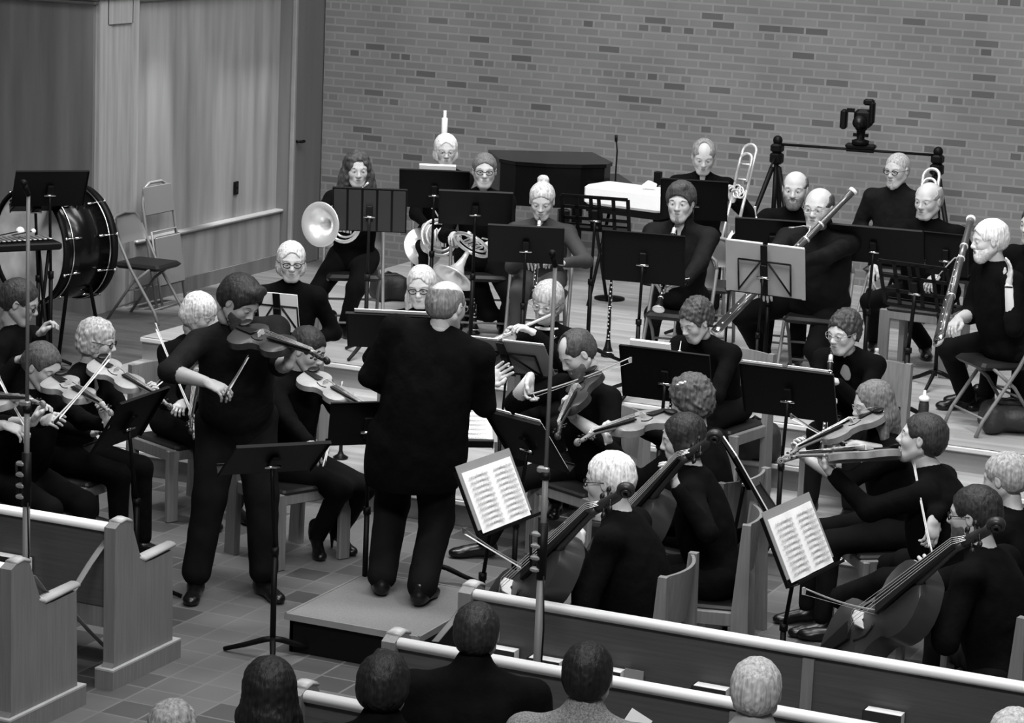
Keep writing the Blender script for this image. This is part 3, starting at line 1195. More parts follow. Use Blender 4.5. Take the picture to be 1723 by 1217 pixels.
    if lower:
        s = Blob()
        s.ell(Hc + T * 0.0, (0.165 + f_, 0.13 + f_ * .8, 0.115), TR, k=0.05)
        for g in legs:
            s.cap(g['hp'], g['kn'], 0.092 * legr, 0.066 * legr, k=0.05)
            s.cap(g['kn'], g['an'] + (g['kn'] - g['an']) * .04, 0.064 * legr, (0.046 if fem else 0.056) * legr, k=0.03)
        V, Fq = s.mesh(0.0145, 0.0028, 22, seed=len(label) % 5)
        m = MB()
        m.add(V - base, Fq, bottom)
        m.build('trousers', root)
        for g in legs:
            m = MB()
            Rs = np.stack([g['f'], np.cross(Z, g['f']), Z], 1)
            V, Fq = tpl_shoe(sc * (0.9 if fem else 1.0))
            if heels:
                V = V.copy()
                V[:, 2] += np.clip(0.06 - V[:, 0] * 0.55, 0, 0.07)
                c0 = vec(g['an'][0], g['an'][1], fz) - base - g['f'] * 0.045
                m.cyl(c0 + Z * 0.002, c0 + Z * 0.09, 0.006, M_SHOE, 8, 0.016)
            m.add(V @ Rs.T + vec(g['an'][0], g['an'][1], fz) - base, Fq, M_SHOE)
            m.build('shoe', root)

    # hair
    if hair:
        hm = mat('hair_%03d' % int(hairv * 1000), hairv, 0.6 if hairv > 0.05 else 0.5, spec=0.2, var=0.42, scale=90, stretch=(1, 1, 0.06), bump=0.5, bscale=110)
        V, Fq = place(tpl('hair', hair), Rh, H0 - base, hs)
        m = MB()
        m.add(V, Fq, hm)
        m.build('hair', root)
    if beard:
        V, Fq = place(tpl('beard', beard[0]), Rh, H0 - base, hs)
        m = MB()
        m.add(V, Fq, mat('beard_%03d' % int(beard[1] * 1000), beard[1], 0.8, var=0.3, scale=80))
        m.build('beard', root)
    if face:
        for sd in (-1, 1):
            m = MB()
            c = Rh @ vec(0.0795, sd * 0.031, 0.0025) * hs + H0 - base
            m.ball(c, (0.0095 * hs, 0.0125 * hs, 0.0058 * hs), M_EYE, 10, Rh)
            m.ball(Rh @ vec(0.0855, sd * 0.0305, 0.002) * hs + H0 - base, (0.0042 * hs, 0.0055 * hs, 0.0052 * hs), M_IRIS, 8, Rh)
            lid = [Rh @ vec(x, sd * y, z) * hs + H0 - base for x, y, z in ((0.0825, 0.0185, 0.003), (0.0885, 0.025, 0.0085), (0.0890, 0.033, 0.009), (0.0800, 0.043, 0.004))]
            m.tube(lid, 0.0019 * hs, M_LIP, 6)
            m.build('eye', body)
        bv = max(0.08, min(0.3, hairv))
        for sd in (-1, 1):
            m = MB()
            pts = [Rh @ vec(*p) * hs + H0 - base for p in ((0.0870, sd * 0.014, 0.0225), (0.0855, sd * 0.031, 0.0285), (0.0735, sd * 0.050, 0.0235))]
            m.tube(pts, (0.0032 * hs) if not fem else 0.0024 * hs, mat('eyebrow_%03d' % int(bv * 100), bv, 0.8), 6)
            m.build('eyebrow', body)
    if glasses:
        m = MB()
        q = lambda x, y, z: Rh @ vec(x, y, z) * hs + H0 - base
        for sd in (-1, 1):
            ring = [q(0.098 - 0.006 * abs(math.cos(t)), sd * 0.0325 + 0.0245 * math.cos(t), 0.001 + 0.0155 * math.sin(t)) for t in np.linspace(0, 2 * math.pi, 15)[:-1]]
            m.tube(ring, 0.0019 if glasses == 1 else 0.0028, M_BMETAL if glasses == 2 else M_STEEL, 6, closed=True)
            m.tube([q(0.092, sd * 0.057, 0.007), q(0.06, sd * 0.080, 0.009), q(-0.005, sd * 0.091, 0.006)], 0.0018, M_BMETAL if glasses == 2 else M_STEEL, 5)
        m.tube([q(0.098, -0.009, 0.005), q(0.104, 0, 0.008), q(0.098, 0.009, 0.005)], 0.0018, M_BMETAL if glasses == 2 else M_STEEL, 5)
        m.build('glasses', root)

    for kind, arg in extras:
        m = MB()
        if kind == 'wristwatch':
            a = arms[0 if arg < 0 else 1]
            ax = nrm(a['hc'] - a['w'])
            Rw = frame(ax, a['R'][:, 2])
            p = a['w'] - ax * 0.012 - base
            m.tube([p + Rw @ vec(0, 0.031 * math.cos(t), 0.024 * math.sin(t)) for t in np.linspace(0, 2 * math.pi, 15)[:-1]], 0.005, M_BMETAL, 6, closed=True)
            m.box(p + Rw @ vec(0, 0, 0.026), (0.03, 0.028, 0.008), M_STEEL, Rw, bevel=0.002)
        elif kind == 'hair_clip':
            p = near(H0, arg) - base
            m.ball(p, (0.018, 0.008, 0.008), M_SILVER, 8)
            m.ball(p + cdir(0.02, 0.006, 0), (0.010, 0.007, 0.007), M_SILVER, 8)
            m.ball(p + cdir(-0.018, -0.008, 0), (0.009, 0.006, 0.006), M_SILVER, 8)
        elif kind == 'necklace':
            for k in range(5):
                t = (k - 2) / 2.0
                m.ball(S + F * (0.118 - 0.012 * t * t) + Lf * t * 0.05 + Z * (-0.035 + 0.035 * t * t) - base, 0.008, M_WHITE, 8)
            m.tube([S + F * 0.05 + Lf * t * 0.075 + F * 0.068 * (1 - t * t) + Z * (0.03 * t * t - 0.03) - base for t in np.linspace(-1, 1, 9)], 0.002, M_STEEL, 5)
        elif kind == 'white_collar':
            m.tube([S + Z * 0.035 + F * 0.01 + (F * math.cos(t) * 0.062 + Lf * math.sin(t) * 0.066) - base for t in np.linspace(0, 2 * math.pi, 20)[:-1]], [(0.010, 0.016)] * 19, M_PAPER, 8, closed=True)
        m.build(kind, root)
    if chair:
        sc_ = Hc + F * 0.06
        put_chair(chair[0], vec(sc_[0], sc_[1], fz), F, chair[1], chair[2] if len(chair) > 2 else None)
    PEOPLE[label] = out
    return out


_SH = {}


def tpl_shoe(s):
    k = round(s, 2)
    if k not in _SH:
        V, Fq = shoe_shape()
        _SH[k] = (V * s, Fq)
    return _SH[k]


# ------------------------------------------------------------------ chairs
CH = {}


def chair_root(kind):
    if kind == 'folding':
        r = empty('folding_chair')
        W = 0.42
        fr = MB()
        for sd in (-1, 1):   # frame: x forward
            y = sd * W / 2
            fr.tube([(0.24, y, 0.0), (0.20, y, 0.10), (-0.02, y, 0.43), (-0.165, y, 0.72)], 0.0125, M_CHAIRM, 8)
        arch = [(-0.165, -W / 2, 0.72), (-0.185, -W / 2 * .93, 0.775), (-0.195, -W / 2 * .7, 0.81), (-0.198, 0, 0.825), (-0.195, W / 2 * .7, 0.81), (-0.185, W / 2 * .93, 0.775), (-0.165, W / 2, 0.72)]
        fr.tube(arch, 0.0125, M_CHAIRM, 8)
        fr.cyl((0.19, -W / 2, 0.115), (0.19, W / 2, 0.115), 0.008, M_CHAIRM, 8)
        fr.build('front_frame', r)
        rr = MB()
        for sd in (-1, 1):
            y = sd * (W / 2 - 0.03)
            rr.tube([(0.14, y, 0.43), (-0.02, y, 0.30), (-0.23, y, 0.0)], 0.0115, M_CHAIRM, 8)
        rr.cyl((-0.16, -W / 2 + .03, 0.10), (-0.16, W / 2 - .03, 0.10), 0.008, M_CHAIRM, 8)
        rr.cyl((-0.06, -W / 2 + .03, 0.24), (-0.06, W / 2 - .03, 0.24), 0.008, M_CHAIRM, 8)
        rr.build('rear_frame', r)
        st = MB()
        st.box((0.02, 0, 0.435), (0.40, 0.385, 0.045), M_VINYL, bevel=0.02)
        st.build('seat', r)
        bk = MB()
        pts = []
        for i in range(9):
            t = -1 + i / 4.0
            pts.append((t * 0.195, 0.03 * (1 - t * t)))
        for k in range(8):
            pass
        P, Fq = [], []
        for zi, zz in enumerate((0.60, 0.66, 0.74, 0.79, 0.812)):
            wf = (1.0, 1.0, 0.98, 0.85, 0.62)[zi]
            for i in range(9):
                t = -1 + i / 4.0
                P.append((-0.115 - (zz - 0.60) * 0.37 - 0.03 * (1 - t * t), t * 0.198 * wf, zz))
        n = len(P)
        for zi in range(4):
            for i in range(8):
                Fq.append([zi * 9 + i, zi * 9 + i + 1, zi * 9 + i + 10, zi * 9 + i + 9])
        P2 = P + [(x + 0.009, y, z) for x, y, z in P]
        F2 = Fq + [[q + n for q in f][::-1] for f in Fq]
        edge = list(range(0, 9)) + [17, 26, 35, 44] + list(range(43, 35, -1)) + [27, 18, 9]
        for i in range(len(edge)):
            a, c = edge[i], edge[(i + 1) % len(edge)]
            F2.append([a, c, c + n, a + n])
        bk.add(P2, F2, M_CHAIRM)
        bk.build('backrest', r)
        return r
    # wooden church chair with square legs and a bowed backrest
    r = empty('wooden_chair')
    for sd in (-1, 1):
        l = MB()
        l.box((0.215, sd * 0.225, 0.215), (0.035, 0.075, 0.43), M_CHAIRW, bevel=0.006)
        l.build('front_leg', r)
        l = MB()
        a = [(-0.26, 0.0), (-0.17, 0.0), (-0.155, 0.42), (-0.185, 0.86), (-0.225, 0.86), (-0.235, 0.42)]
        Rm = np.array([[1, 0, 0], [0, 0, 1], [0, 1, 0]], float)
        l.prism([(p[0], p[1]) for p in a], sd * 0.225 - 0.02, sd * 0.225 + 0.02, M_CHAIRW, R=Rm)
        l.build('rear_leg', r)
        l = MB()
        l.box((0.0, sd * 0.225, 0.395), (0.42, 0.03, 0.07), M_CHAIRW, bevel=0.005)
        l.build('side_rail', r)
    st = MB()
    st.box((0.02, 0, 0.432), (0.43, 0.43, 0.035), M_VINYL, bevel=0.012)
    st.build('seat', r)
    fr = MB()
    fr.box((0.215, 0, 0.395), (0.03, 0.42, 0.06), M_CHAIRW, bevel=0.005)
    fr.build('front_rail', r)
    bk = MB()
    P = []
    for zz in (0.60, 0.855):
        for i in range(13):
            t = -1 + i / 6.0
            P.append((-0.165 - (zz - 0.60) * 0.11 - 0.055 * (1 - t * t), t * 0.212, zz))
    n = len(P)
    P2 = P + [(x - 0.016, y, z) for x, y, z in P]
    F2 = []
    for i in range(12):
        F2 += [[i, 13 + i, 14 + i, i + 1], [n + i, n + i + 1, n + 14 + i, n + 13 + i], [i, i + 1, n + i + 1, n + i], [13 + i, n + 13 + i, n + 14 + i, 14 + i]]
    F2 += [[0, n, n + 13, 13], [12, 25, n + 25, n + 12]]
    bk.add(P2, F2, M_CHAIRW, False)
    bk.build('backrest', r)
    return r


def put_chair(kind, loc, F, label, group=None):
    if kind not in CH:
        CH[kind] = chair_root(kind)
        r = CH[kind]
    else:
        r = copy_tree(CH[kind])
    F = nrm(vec(F[0], F[1], 0))
    r.location = Vector(loc.tolist())
    r.rotation_euler = (0, 0, math.atan2(F[1], F[0]))
    r.scale = (1, 1, 1)
    tag(r, label, 'chair', group)
    return r


# ------------------------------------------------------------------ music stands
def axes_stand(p, az, tilt, rollp):
    f = heading(p, az)
    Z = np.array([0, 0, 1.0])
    N = f * math.cos(tilt * D2R) + Z * math.sin(tilt * D2R)
    U = Z * math.cos(tilt * D2R) - f * math.sin(tilt * D2R)
    X = np.cross(U, N)          # towards the reader's left .. right handed with U, N
    if rollp:
        c, s = math.cos(rollp * D2R), math.sin(rollp * D2R)
        X, U = X * c + U * s, U * c - X * s
    return f, X, U, N


def music_stand(label, px, z, fz, az, tilt=22, w=0.50, h=0.33, kind='solid', rollp=0, pole=0.0125, base='tripod', legs=0.24, group=None, legyaw=30, m=None, off=0.0):
    """desk centre seen at px and z above the nave floor; az is where the page side looks"""
    c = onz(px[0], px[1], z)
    f, X, U, N = axes_stand(c, az, tilt, rollp)
    ft = c - f * (0.05 + off)
    ft[2] = fz
    m = m or M_BMETAL
    r = empty('music_stand', ft, label=label, cat='music stand', group=group)
    o = c - ft
    R = np.stack([X, U, N], 1)
    d = MB()
    if kind in ('solid', 'ribbed'):
        d.box(o, (w, h, 0.004), m, R)
        for e in (-1, 1):
            d.box(o + X * e * w / 2 - N * 0.006, (0.004, h, 0.016), m, R)
        d.box(o + U * h / 2 - N * 0.006, (w, 0.004, 0.016), m, R)
        if kind == 'ribbed':
            for i in range(5):
                d.box(o + X * (-w / 2 + w * (i + 0.5) / 5) - N * 0.008, (w / 5 - 0.016, h - 0.02, 0.012), mat('rib_panel', 0.028, 0.6), R)
    elif kind == 'grid':
        for i in range(4):
            d.box(o + U * (-h / 2 + h * i / 3), (w, 0.026, 0.004), m, R)
        for i, q in enumerate((-1, -0.56, -0.12, 0.12, 0.56, 1)):
            d.box(o + X * q * w / 2, (0.026, h, 0.004), m, R)
        d.box(o, (0.10, h * 0.35, 0.006), m, R)
    elif kind == 'wire':
        for e in (-1, 1):
            a, b2 = o + X * e * w * .36 - U * h * .45 - N * 0.008, o + X * e * w * .36 + U * h * .18 - N * 0.008
            d.tube([a, b2], 0.006, m, 6)
            d.tube([o + X * e * w * .36 - U * h * .43 - N * 0.01, o + X * e * 0.03 + U * h * .16 - N * 0.012], 0.006, m, 6)
        d.tube([o - X * w * .36 + U * h * .18 - N * 0.008, o + X * w * .36 + U * h * .18 - N * 0.008], 0.006, m, 6)
        d.box(o - N * 0.012, (0.045, h, 0.008), m, R)
    dk = d.build('desk', r)
    l = MB()
    l.box(o - U * h / 2 + N * 0.025, (w, 0.004, 0.055), m, R)
    l.box(o - U * h / 2 + N * 0.052 + U * 0.006, (w, 0.014, 0.004), m, R)
    l.build('lip', dk)
    k = MB()
    k.box(o - N * 0.018 - U * 0.02, (0.045, 0.12, 0.02), m, R, bevel=0.004)
    k.cyl(o - N * 0.03 - X * 0.04 - U * 0.04, o - N * 0.03 + X * 0.04 - U * 0.04, 0.008, M_CHROME, 8)
    k.build('clamp', dk)
    top = o - N * 0.03 - U * 0.05
    pl = MB()
    pl.tube([top, vec(top[0], top[1], top[2] * 0.96) * vec(1, 1, 1) if False else vec(top[0] * .9, top[1] * .9, top[2] - 0.05), vec(0, 0, top[2] * 0.55)], pole * 0.8, m, 10)
    pl.build('inner_pole', r)
    pl = MB()
    pl.cyl((0, 0, 0.08), (0, 0, top[2] * 0.58), pole * 1.15, m, 12)
    pl.cyl((0, 0, top[2] * 0.56), (0, 0, top[2] * 0.60), pole * 1.6, m, 12)
    pl.build('outer_pole', r)
    for i in range(3):
        a = (legyaw + 120 * i) * D2R
        q = vec(math.cos(a), math.sin(a), 0)
        lg = MB()
        lg.tube([vec(0, 0, 0.11), q * 0.05 + vec(0, 0, 0.095), q * legs * .6 + vec(0, 0, 0.05), q * legs + vec(0, 0, 0.012)], [0.014, 0.015, 0.013, 0.011], m, 8)
        lg.build('leg', r)
    return dict(root=r, c=c, R=R, X=X, U=U, N=N, w=w, h=h)


def staves(mb, o, R, w, h, rows=9):
    for i in range(rows):
        y = h / 2 - h * (i + 0.9) / (rows + 0.8)
        for k in range(5):
            mb.box(o + R @ vec(0, y + (k - 2) * 0.0021, 0.0), (w * 0.86, 0.0006, 0.0004), M_INK, R)
        rr = random.Random(i * 7 + int(w * 1000))
        for k in range(15):
            x = -w * 0.40 + w * 0.8 * (k + rr.random() * 0.6) / 15
            yy = y + rr.uniform(-0.006, 0.006)
            mb.box(o + R @ vec(x, yy, 0.0003), (0.0026, 0.0020, 0.0004), M_INK, R)
            mb.box(o + R @ vec(x + 0.0016, yy + 0.005, 0.0003), (0.0006, 0.011, 0.0004), M_INK, R)


M_INK = mat('printed_ink', 0.12, 0.8)


def on_stand(st, kind, label, dx=0.0, dy=0.0, w=None, h=None, rot=0.0, group=None, thick=0.006):
    R = st['R']
    if rot:
        c, s = math.cos(rot * D2R), math.sin(rot * D2R)
        R = np.stack([R[:, 0] * c + R[:, 1] * s, R[:, 1] * c - R[:, 0] * s, R[:, 2]], 1)
    o = st['c'] + st['X'] * dx + st['U'] * dy + st['N'] * (thick / 2 + 0.004)
    if kind == 'folder':
        w, h = w or 0.235, h or 0.315
        r = empty('music_folder', o, R, label=label, cat='folder', group=group)
        for e in (-1, 1):
            m = MB()
            m.box((e * (w / 2 + 0.012), 0, 0), (w, h, 0.004), M_FOLDER)
            m.build('cover', r)
            m = MB()
            m.box((e * (w / 2 + 0.012), 0.006, 0.005), (w - 0.012, h + 0.006, 0.005), M_PAPER)
            m.build('pages', r)
        m = MB(); m.box((0, 0, -0.001), (0.03, h, 0.002), M_BFOLDER); m.build('spine', r)
    elif kind == 'sheets':
        w, h = w or 0.31, h or 0.30
        r = empty('sheet_music', o, R, label=label, cat='sheet music', group=group)
        m = MB(); m.box((0, 0, 0), (w, h, thick), M_PAPER); m.build('pages', r)
    elif kind == 'open':
        w, h = w or 0.225, h or 0.30
        r = empty('sheet_music', o, R, label=label, cat='sheet music', group=group)
        for e in (-1, 1):
            m = MB()
            P = []
            for iy in (0, 1):
                for i in range(9):
                    t = i / 8.0
                    P.append((e * t * w, (iy - .5) * h, 0.004 + 0.012 * math.sin(math.pi * min(1, t * 1.1)) ** 2 * (1 - t * .5)))
            n = len(P)
            P += [(x, y, z - 0.003) for x, y, z in P]
            Fc = []
            for i in range(8):
                Fc.append([i, i + 1, 10 + i, 9 + i] if e > 0 else [i, 9 + i, 10 + i, i + 1])
                Fc.append([n + i, n + 9 + i, n + 10 + i, n + i + 1] if e > 0 else [n + i, n + i + 1, n + 10 + i, n + 9 + i])
                Fc.append([i, n + i, n + i + 1, i + 1])
                Fc.append([9 + i, 10 + i, n + 10 + i, n + 9 + i])
            Fc.append([8, n + 8, n + 17, 17])
            Fc.append([0, 9, n + 9, n])
            m.add(P, Fc, M_PAPER, False)
            pg = m.build('page', r)
            m = MB()
            staves(m, vec(e * w * 0.5, -0.004, 0.0145), np.eye(3), w * 0.92, h * 0.94, 10)
            m.build('printed_staves', pg)
        m = MB()
        m.box((0.0, 0.03, -0.0015), (2 * w + 0.05, h + 0.02, 0.003), M_FOLDER)
        m.build('folder_cover', r)
    return r


# ------------------------------------------------------------------ string instruments
def violin_parts(kind, varn, chin=True):
    """x tail -> scroll, z out of the top plate"""
    cello = kind == 'cello'
    r = empty({'violin': 'violin', 'viola': 'viola', 'cello': 'cello'}[kind])
    rib = 0.026 if cello else 0.0155
    st = [(0.0, 0.012), (0.004, 0.04), (0.014, 0.066), (0.035, 0.090), (0.062, 0.102), (0.088, 0.104), (0.112, 0.098), (0.130, 0.085), (0.138, 0.078), (0.146, 0.066), (0.165, 0.057), (0.190, 0.0545), (0.213, 0.058), (0.226, 0.066), (0.233, 0.074), (0.250, 0.080), (0.275, 0.084), (0.300, 0.081), (0.322, 0.070), (0.340, 0.050), (0.350, 0.030), (0.356, 0.012)]
    P, Fc = [], []
    N = 18
    for x, w in st:
        for j in range(9):
            t = -1 + j / 4.0
            P.append((x, t * w, rib + (0.0145 if cello else 0.013) * (1 - abs(t) ** 2.2) * min(1, w / 0.055)))
        for j in range(9):
            t = 1 - j / 4.0
            P.append((x, t * w, -rib - 0.010 * (1 - abs(t) ** 2.2) * min(1, w / 0.055)))
    for i in range(len(st) - 1):
        for j in range(N):
            j2 = (j + 1) % N
            Fc.append([i * N + j, (i + 1) * N + j, (i + 1) * N + j2, i * N + j2])
    Fc.append(list(range(N)))
    Fc.append([(len(st) - 1) * N + j for j in range(N - 1, -1, -1)])
    m = MB()
    m.add(P, Fc, varn)
    b = m.build('body', r, autos=True)
    for e in (-1, 1):
        m = MB()
        m.tube([vec(0.135, e * 0.030, rib + 0.0115), vec(0.150, e * 0.034, rib + 0.0105), vec(0.172, e * 0.037, rib + 0.0095), vec(0.192, e * 0.033, rib + 0.0105), vec(0.205, e * 0.026, rib + 0.012)], [0.0035, 0.0022, 0.0022, 0.0022, 0.003], M_EBONY, 6)
        m.build('f_hole', b)
    m = MB()
    m.prism([(0.23, -0.0215), (0.49, -0.012), (0.49, 0.012), (0.23, 0.0215)], rib + 0.019, rib + 0.0265, M_EBONY)
    m.build('fingerboard', r)
    m = MB()
    m.tube([vec(0.33, 0, rib - 0.004), vec(0.36, 0, rib + 0.006), vec(0.48, 0, rib + 0.010), vec(0.50, 0, rib + 0.006)], [(0.014, 0.018), (0.0105, 0.0145), (0.0095, 0.0125), (0.011, 0.012)], varn, 10)
    m.tube([vec(0.495, 0, rib + 0.007), vec(0.53, 0, rib - 0.001), vec(0.555, 0, rib - 0.008), vec(0.572, 0, rib - 0.006)], [(0.011, 0.0115), (0.011, 0.0115), (0.010, 0.010), (0.010, 0.009)], varn, 10)
    sp = []
    for i in range(22):
        t = i / 21.0
        a = math.pi * 0.9 - t * math.pi * 3.4
        q = 0.0165 * (1 - t * 0.72)
        sp.append(vec(0.583 + q * math.cos(a), 0, rib - 0.012 + q * math.sin(a)))
    m.tube(sp, [(0.0052, 0.0085 + 0.006 * i / 21.0) for i in range(22)], varn, 8)
    nsk = m.build('neck_and_scroll', r)
    m = MB()
    m.prism([(0.012, -0.012), (0.125, -0.022), (0.13, 0.0), (0.125, 0.022), (0.012, 0.012)], rib + 0.016, rib + 0.022, M_EBONY)
    m.build('tailpiece', r)
    m = MB()
    m.prism([(-0.021, 0), (-0.018, 0.024), (0, 0.031), (0.018, 0.024), (0.021, 0), (0.012, 0), (0, 0.008), (-0.012, 0)], -0.0015, 0.0015, mat('bridge_maple', 0.5, 0.6), R=np.array([[0, 0, 1], [1, 0, 0], [0, 1, 0]], float), c=(0.17, 0, rib + 0.010))
    m.build('bridge', r)
    for i in range(4):
        m = MB()
        y = -0.008 + i * 0.0053
        m.tube([vec(0.127, y * 1.2, rib + 0.022), vec(0.17, y * 1.9, rib + 0.040), vec(0.49, y, rib + 0.0285), vec(0.52, y * .6, rib + 0.008)], 0.0007, M_SILVER, 4)
        m.build('string', r)
        m = MB()
        e = -1 if i % 2 else 1
        x = 0.507 + i * 0.0125
        m.cyl((x, -e * 0.012, rib + 0.001), (x, e * 0.024, rib + 0.001), 0.003, M_EBONY, 6)
        m.ball((x, e * 0.030, rib + 0.001), (0.0075, 0.008, 0.0045), M_EBONY, 8)
        m.build('peg', nsk)
    if cello:
        m = MB(); m.cyl((0.004, 0, 0), (-0.16, 0, 0), 0.0022, M_CHROME, 8); m.build('endpin', r)
    elif chin:
        m = MB(); m.ball((0.028, 0.040, rib + 0.024), (0.028, 0.038, 0.007), M_EBONY, 10); m.cyl((0.006, 0.045, -rib), (0.006, 0.045, rib + 0.02), 0.003, M_CHROME, 6); m.build('chin_rest', r)
    return r


VI = {}


def span(ref, a, b, length, sgn):
    """two points seen at a and b, 'length' apart; sgn -1: the second is nearer to us"""
    A = near(ref, a)
    B = near(ref, (b[0], b[1], a[2] if len(a) > 2 else 0))
    lat = np.linalg.norm(B - A)
    if lat >= length * 0.995:
        return (A + B) / 2 - nrm(B - A) * length / 2, (A + B) / 2 + nrm(B - A) * length / 2
    dz = math.sqrt(length * length - lat * lat) * sgn
    B = near(ref, (b[0], b[1], (a[2] if len(a) > 2 else 0) + dz))
    return A, A + nrm(B - A) * length


def put_string(kind, ref, tail, scroll, normal, label, varn=None, sgn=-1, scale=None, group=None):
    varn = varn or M_VARN
    key = (kind, varn.name)
    if key not in VI:
        VI[key] = r = violin_parts(kind, varn)
    else:
        r = copy_tree(VI[key])
    s = scale or {'violin': 1.0, 'viola': 1.12, 'cello': 2.08}[kind]
    ln = 0.6 * s
    A, B = span(ref, tail, scroll, ln, sgn)
    x = nrm(B - A)
    n = cdir(*normal)
    y = nrm(np.cross(n, x))
    z = np.cross(x, y)
    M = np.stack([x, y, z], 1) * s
    r.matrix_world = Matrix([[M[i][0], M[i][1], M[i][2], A[i]] for i in range(3)] + [[0, 0, 0, 1]])
    tag(r, label, kind, group)
    return A, A + x * ln


BW = []


def put_bow(ref, frog, tip, label, dark=False, up=(0, 1, 0.3), group=None, sgn=1):
    A, B = span(ref, frog, tip, 0.74, sgn)
    x = nrm(B - A)
    if not BW or True:
        r = empty('bow')
        wood = mat('bow_stick_pale', 0.42, 0.3) if not dark else mat('bow_stick_dark', 0.10, 0.3)  # paler stick unless the bow is a dark one
        m = MB()
        pts = [vec(t * 0.74, 0, 0.012 - 0.016 * math.sin(math.pi * t)) for t in np.linspace(0, 1, 9)]
        m.tube(pts, [0.0048 - 0.0018 * t for t in np.linspace(0, 1, 9)], wood, 8)
        m.prism([(0.72, -0.014), (0.735, -0.016), (0.748, 0.012), (0.735, 0.016), (0.725, 0.010)], -0.004, 0.004, wood, R=np.array([[1, 0, 0], [0, 0, 1], [0, 1, 0]], float))
        m.build('stick', r)
        m = MB(); m.box((0.385, 0, -0.0135), (0.69, 0.009, 0.0012), M_PAPER); m.build('hair', r)
        m = MB(); m.box((0.045, 0, -0.004), (0.048, 0.011, 0.022), M_EBONY, bevel=0.003); m.build('frog', r)
    n = cdir(*up)
    y = nrm(np.cross(n, x))
    z = np.cross(x, y)
    A = A - x * 0.03
    r.matrix_world = Matrix([[x[i], y[i], z[i], A[i]] for i in range(3)] + [[0, 0, 0, 1]])
    tag(r, label, 'bow', group)
    return r


# ------------------------------------------------------------------ wind instruments
def put_axis(r, A, B, n):
    """local z from A towards B, local x near direction n"""
    z = nrm(B - A)
    n = vec(n)
    x = nrm(n - z * (n @ z))
    y = np.cross(z, x)
    r.matrix_world = Matrix([[x[i], y[i], z[i], A[i]] for i in range(3)] + [[0, 0, 0, 1]])


def keywork(m, z0, z1, r, n, seed=1):
    rr = random.Random(seed)
    for i in range(n):
        z = z0 + (z1 - z0) * i / (n - 1)
        a = rr.uniform(-0.6, 0.6)
        R = frame(vec(math.cos(a), math.sin(a), 0), vec(0, 0, 1))
        m.ball(vec(math.cos(a), math.sin(a), 0) * (r + 0.004) + vec(0, 0, z), (0.003, 0.006, 0.0068), M_SILVER, 8, R)
    for a in (-0.75, 0.75):
        m.cyl(vec(math.cos(a) * (r + 0.003), math.sin(a) * (r + 0.003), z0), vec(math.cos(a) * (r + 0.003), math.sin(a) * (r + 0.003), z1), 0.0018, M_STEEL, 6)


CL = {}


def clarinet(A, B, label, n=None, kind='clarinet', group=None):
    r = empty(kind, label=label, cat=kind, group=group)
    m = MB()
    if kind == 'clarinet':
        m.lathe([(0.004, 0.0), (0.009, 0.02), (0.011, 0.07)], M_PLASTIC, n=12)
        m.build('mouthpiece', r)
        m = MB(); m.lathe([(0.0125, 0.03), (0.0135, 0.035), (0.0135, 0.06), (0.0125, 0.065)], M_SILVER, n=12); m.build('ligature', r)
        m = MB()
        m.lathe([(0.0135, 0.07), (0.0165, 0.08), (0.0165, 0.13), (0.0135, 0.135), (0.0135, 0.56), (0.016, 0.585), (0.024, 0.63), (0.039, 0.665), (0.035, 0.668), (0.012, 0.60)], M_EBONY, n=14)
        m.build('joints', r)
        zz = (0.075, 0.133, 0.345, 0.575, 0.664)
        rad = (0.0160, 0.0150, 0.0150, 0.0165, 0.0392)
    else:
        m.lathe([(0.002, 0.0), (0.0035, 0.05), (0.005, 0.07)], mat('reed_cane', 0.5, 0.6), n=10)
        m.build('reed', r)
        m = MB()
        m.lathe([(0.010, 0.07), (0.011, 0.25), (0.0125, 0.5), (0.014, 0.56), (0.026, 0.62), (0.022, 0.622)], M_EBONY, n=14)
        m.build('joints', r)
        zz = (0.075, 0.29, 0.51, 0.618)
        rad = (0.0115, 0.0125, 0.0145, 0.0262)
    for z, q in zip(zz, rad):
        m = MB()
        m.lathe([(q - 0.001, z - 0.003), (q + 0.0012, z - 0.003), (q + 0.0012, z + 0.003), (q - 0.001, z + 0.003)], M_SILVER, n=14)
        m.build('ring', r)
    m = MB(); keywork(m, 0.15, 0.33, 0.0135, 7, 3); keywork(m, 0.36, 0.55, 0.0135, 8, 5); m.build('keywork', r)
    put_axis(r, A, B, cdir(0, 0, 1) if n is None else n)
    return r


def flute(A, B, label):
    r = empty('flute', label=label, cat='flute')
    m = MB(); m.cyl((0, 0, 0), (0, 0, 0.67), 0.0095, M_SILVER, 12); m.build('tube', r)
    m = MB(); m.ball((0.009, 0, 0.16), (0.004, 0.010, 0.014), M_SILVER, 8); m.build('lip_plate', r)
    m = MB(); keywork(m, 0.26, 0.62, 0.009, 12, 2); m.build('keywork', r)
    put_axis(r, A, B, cdir(0, 0.7, 0.7))


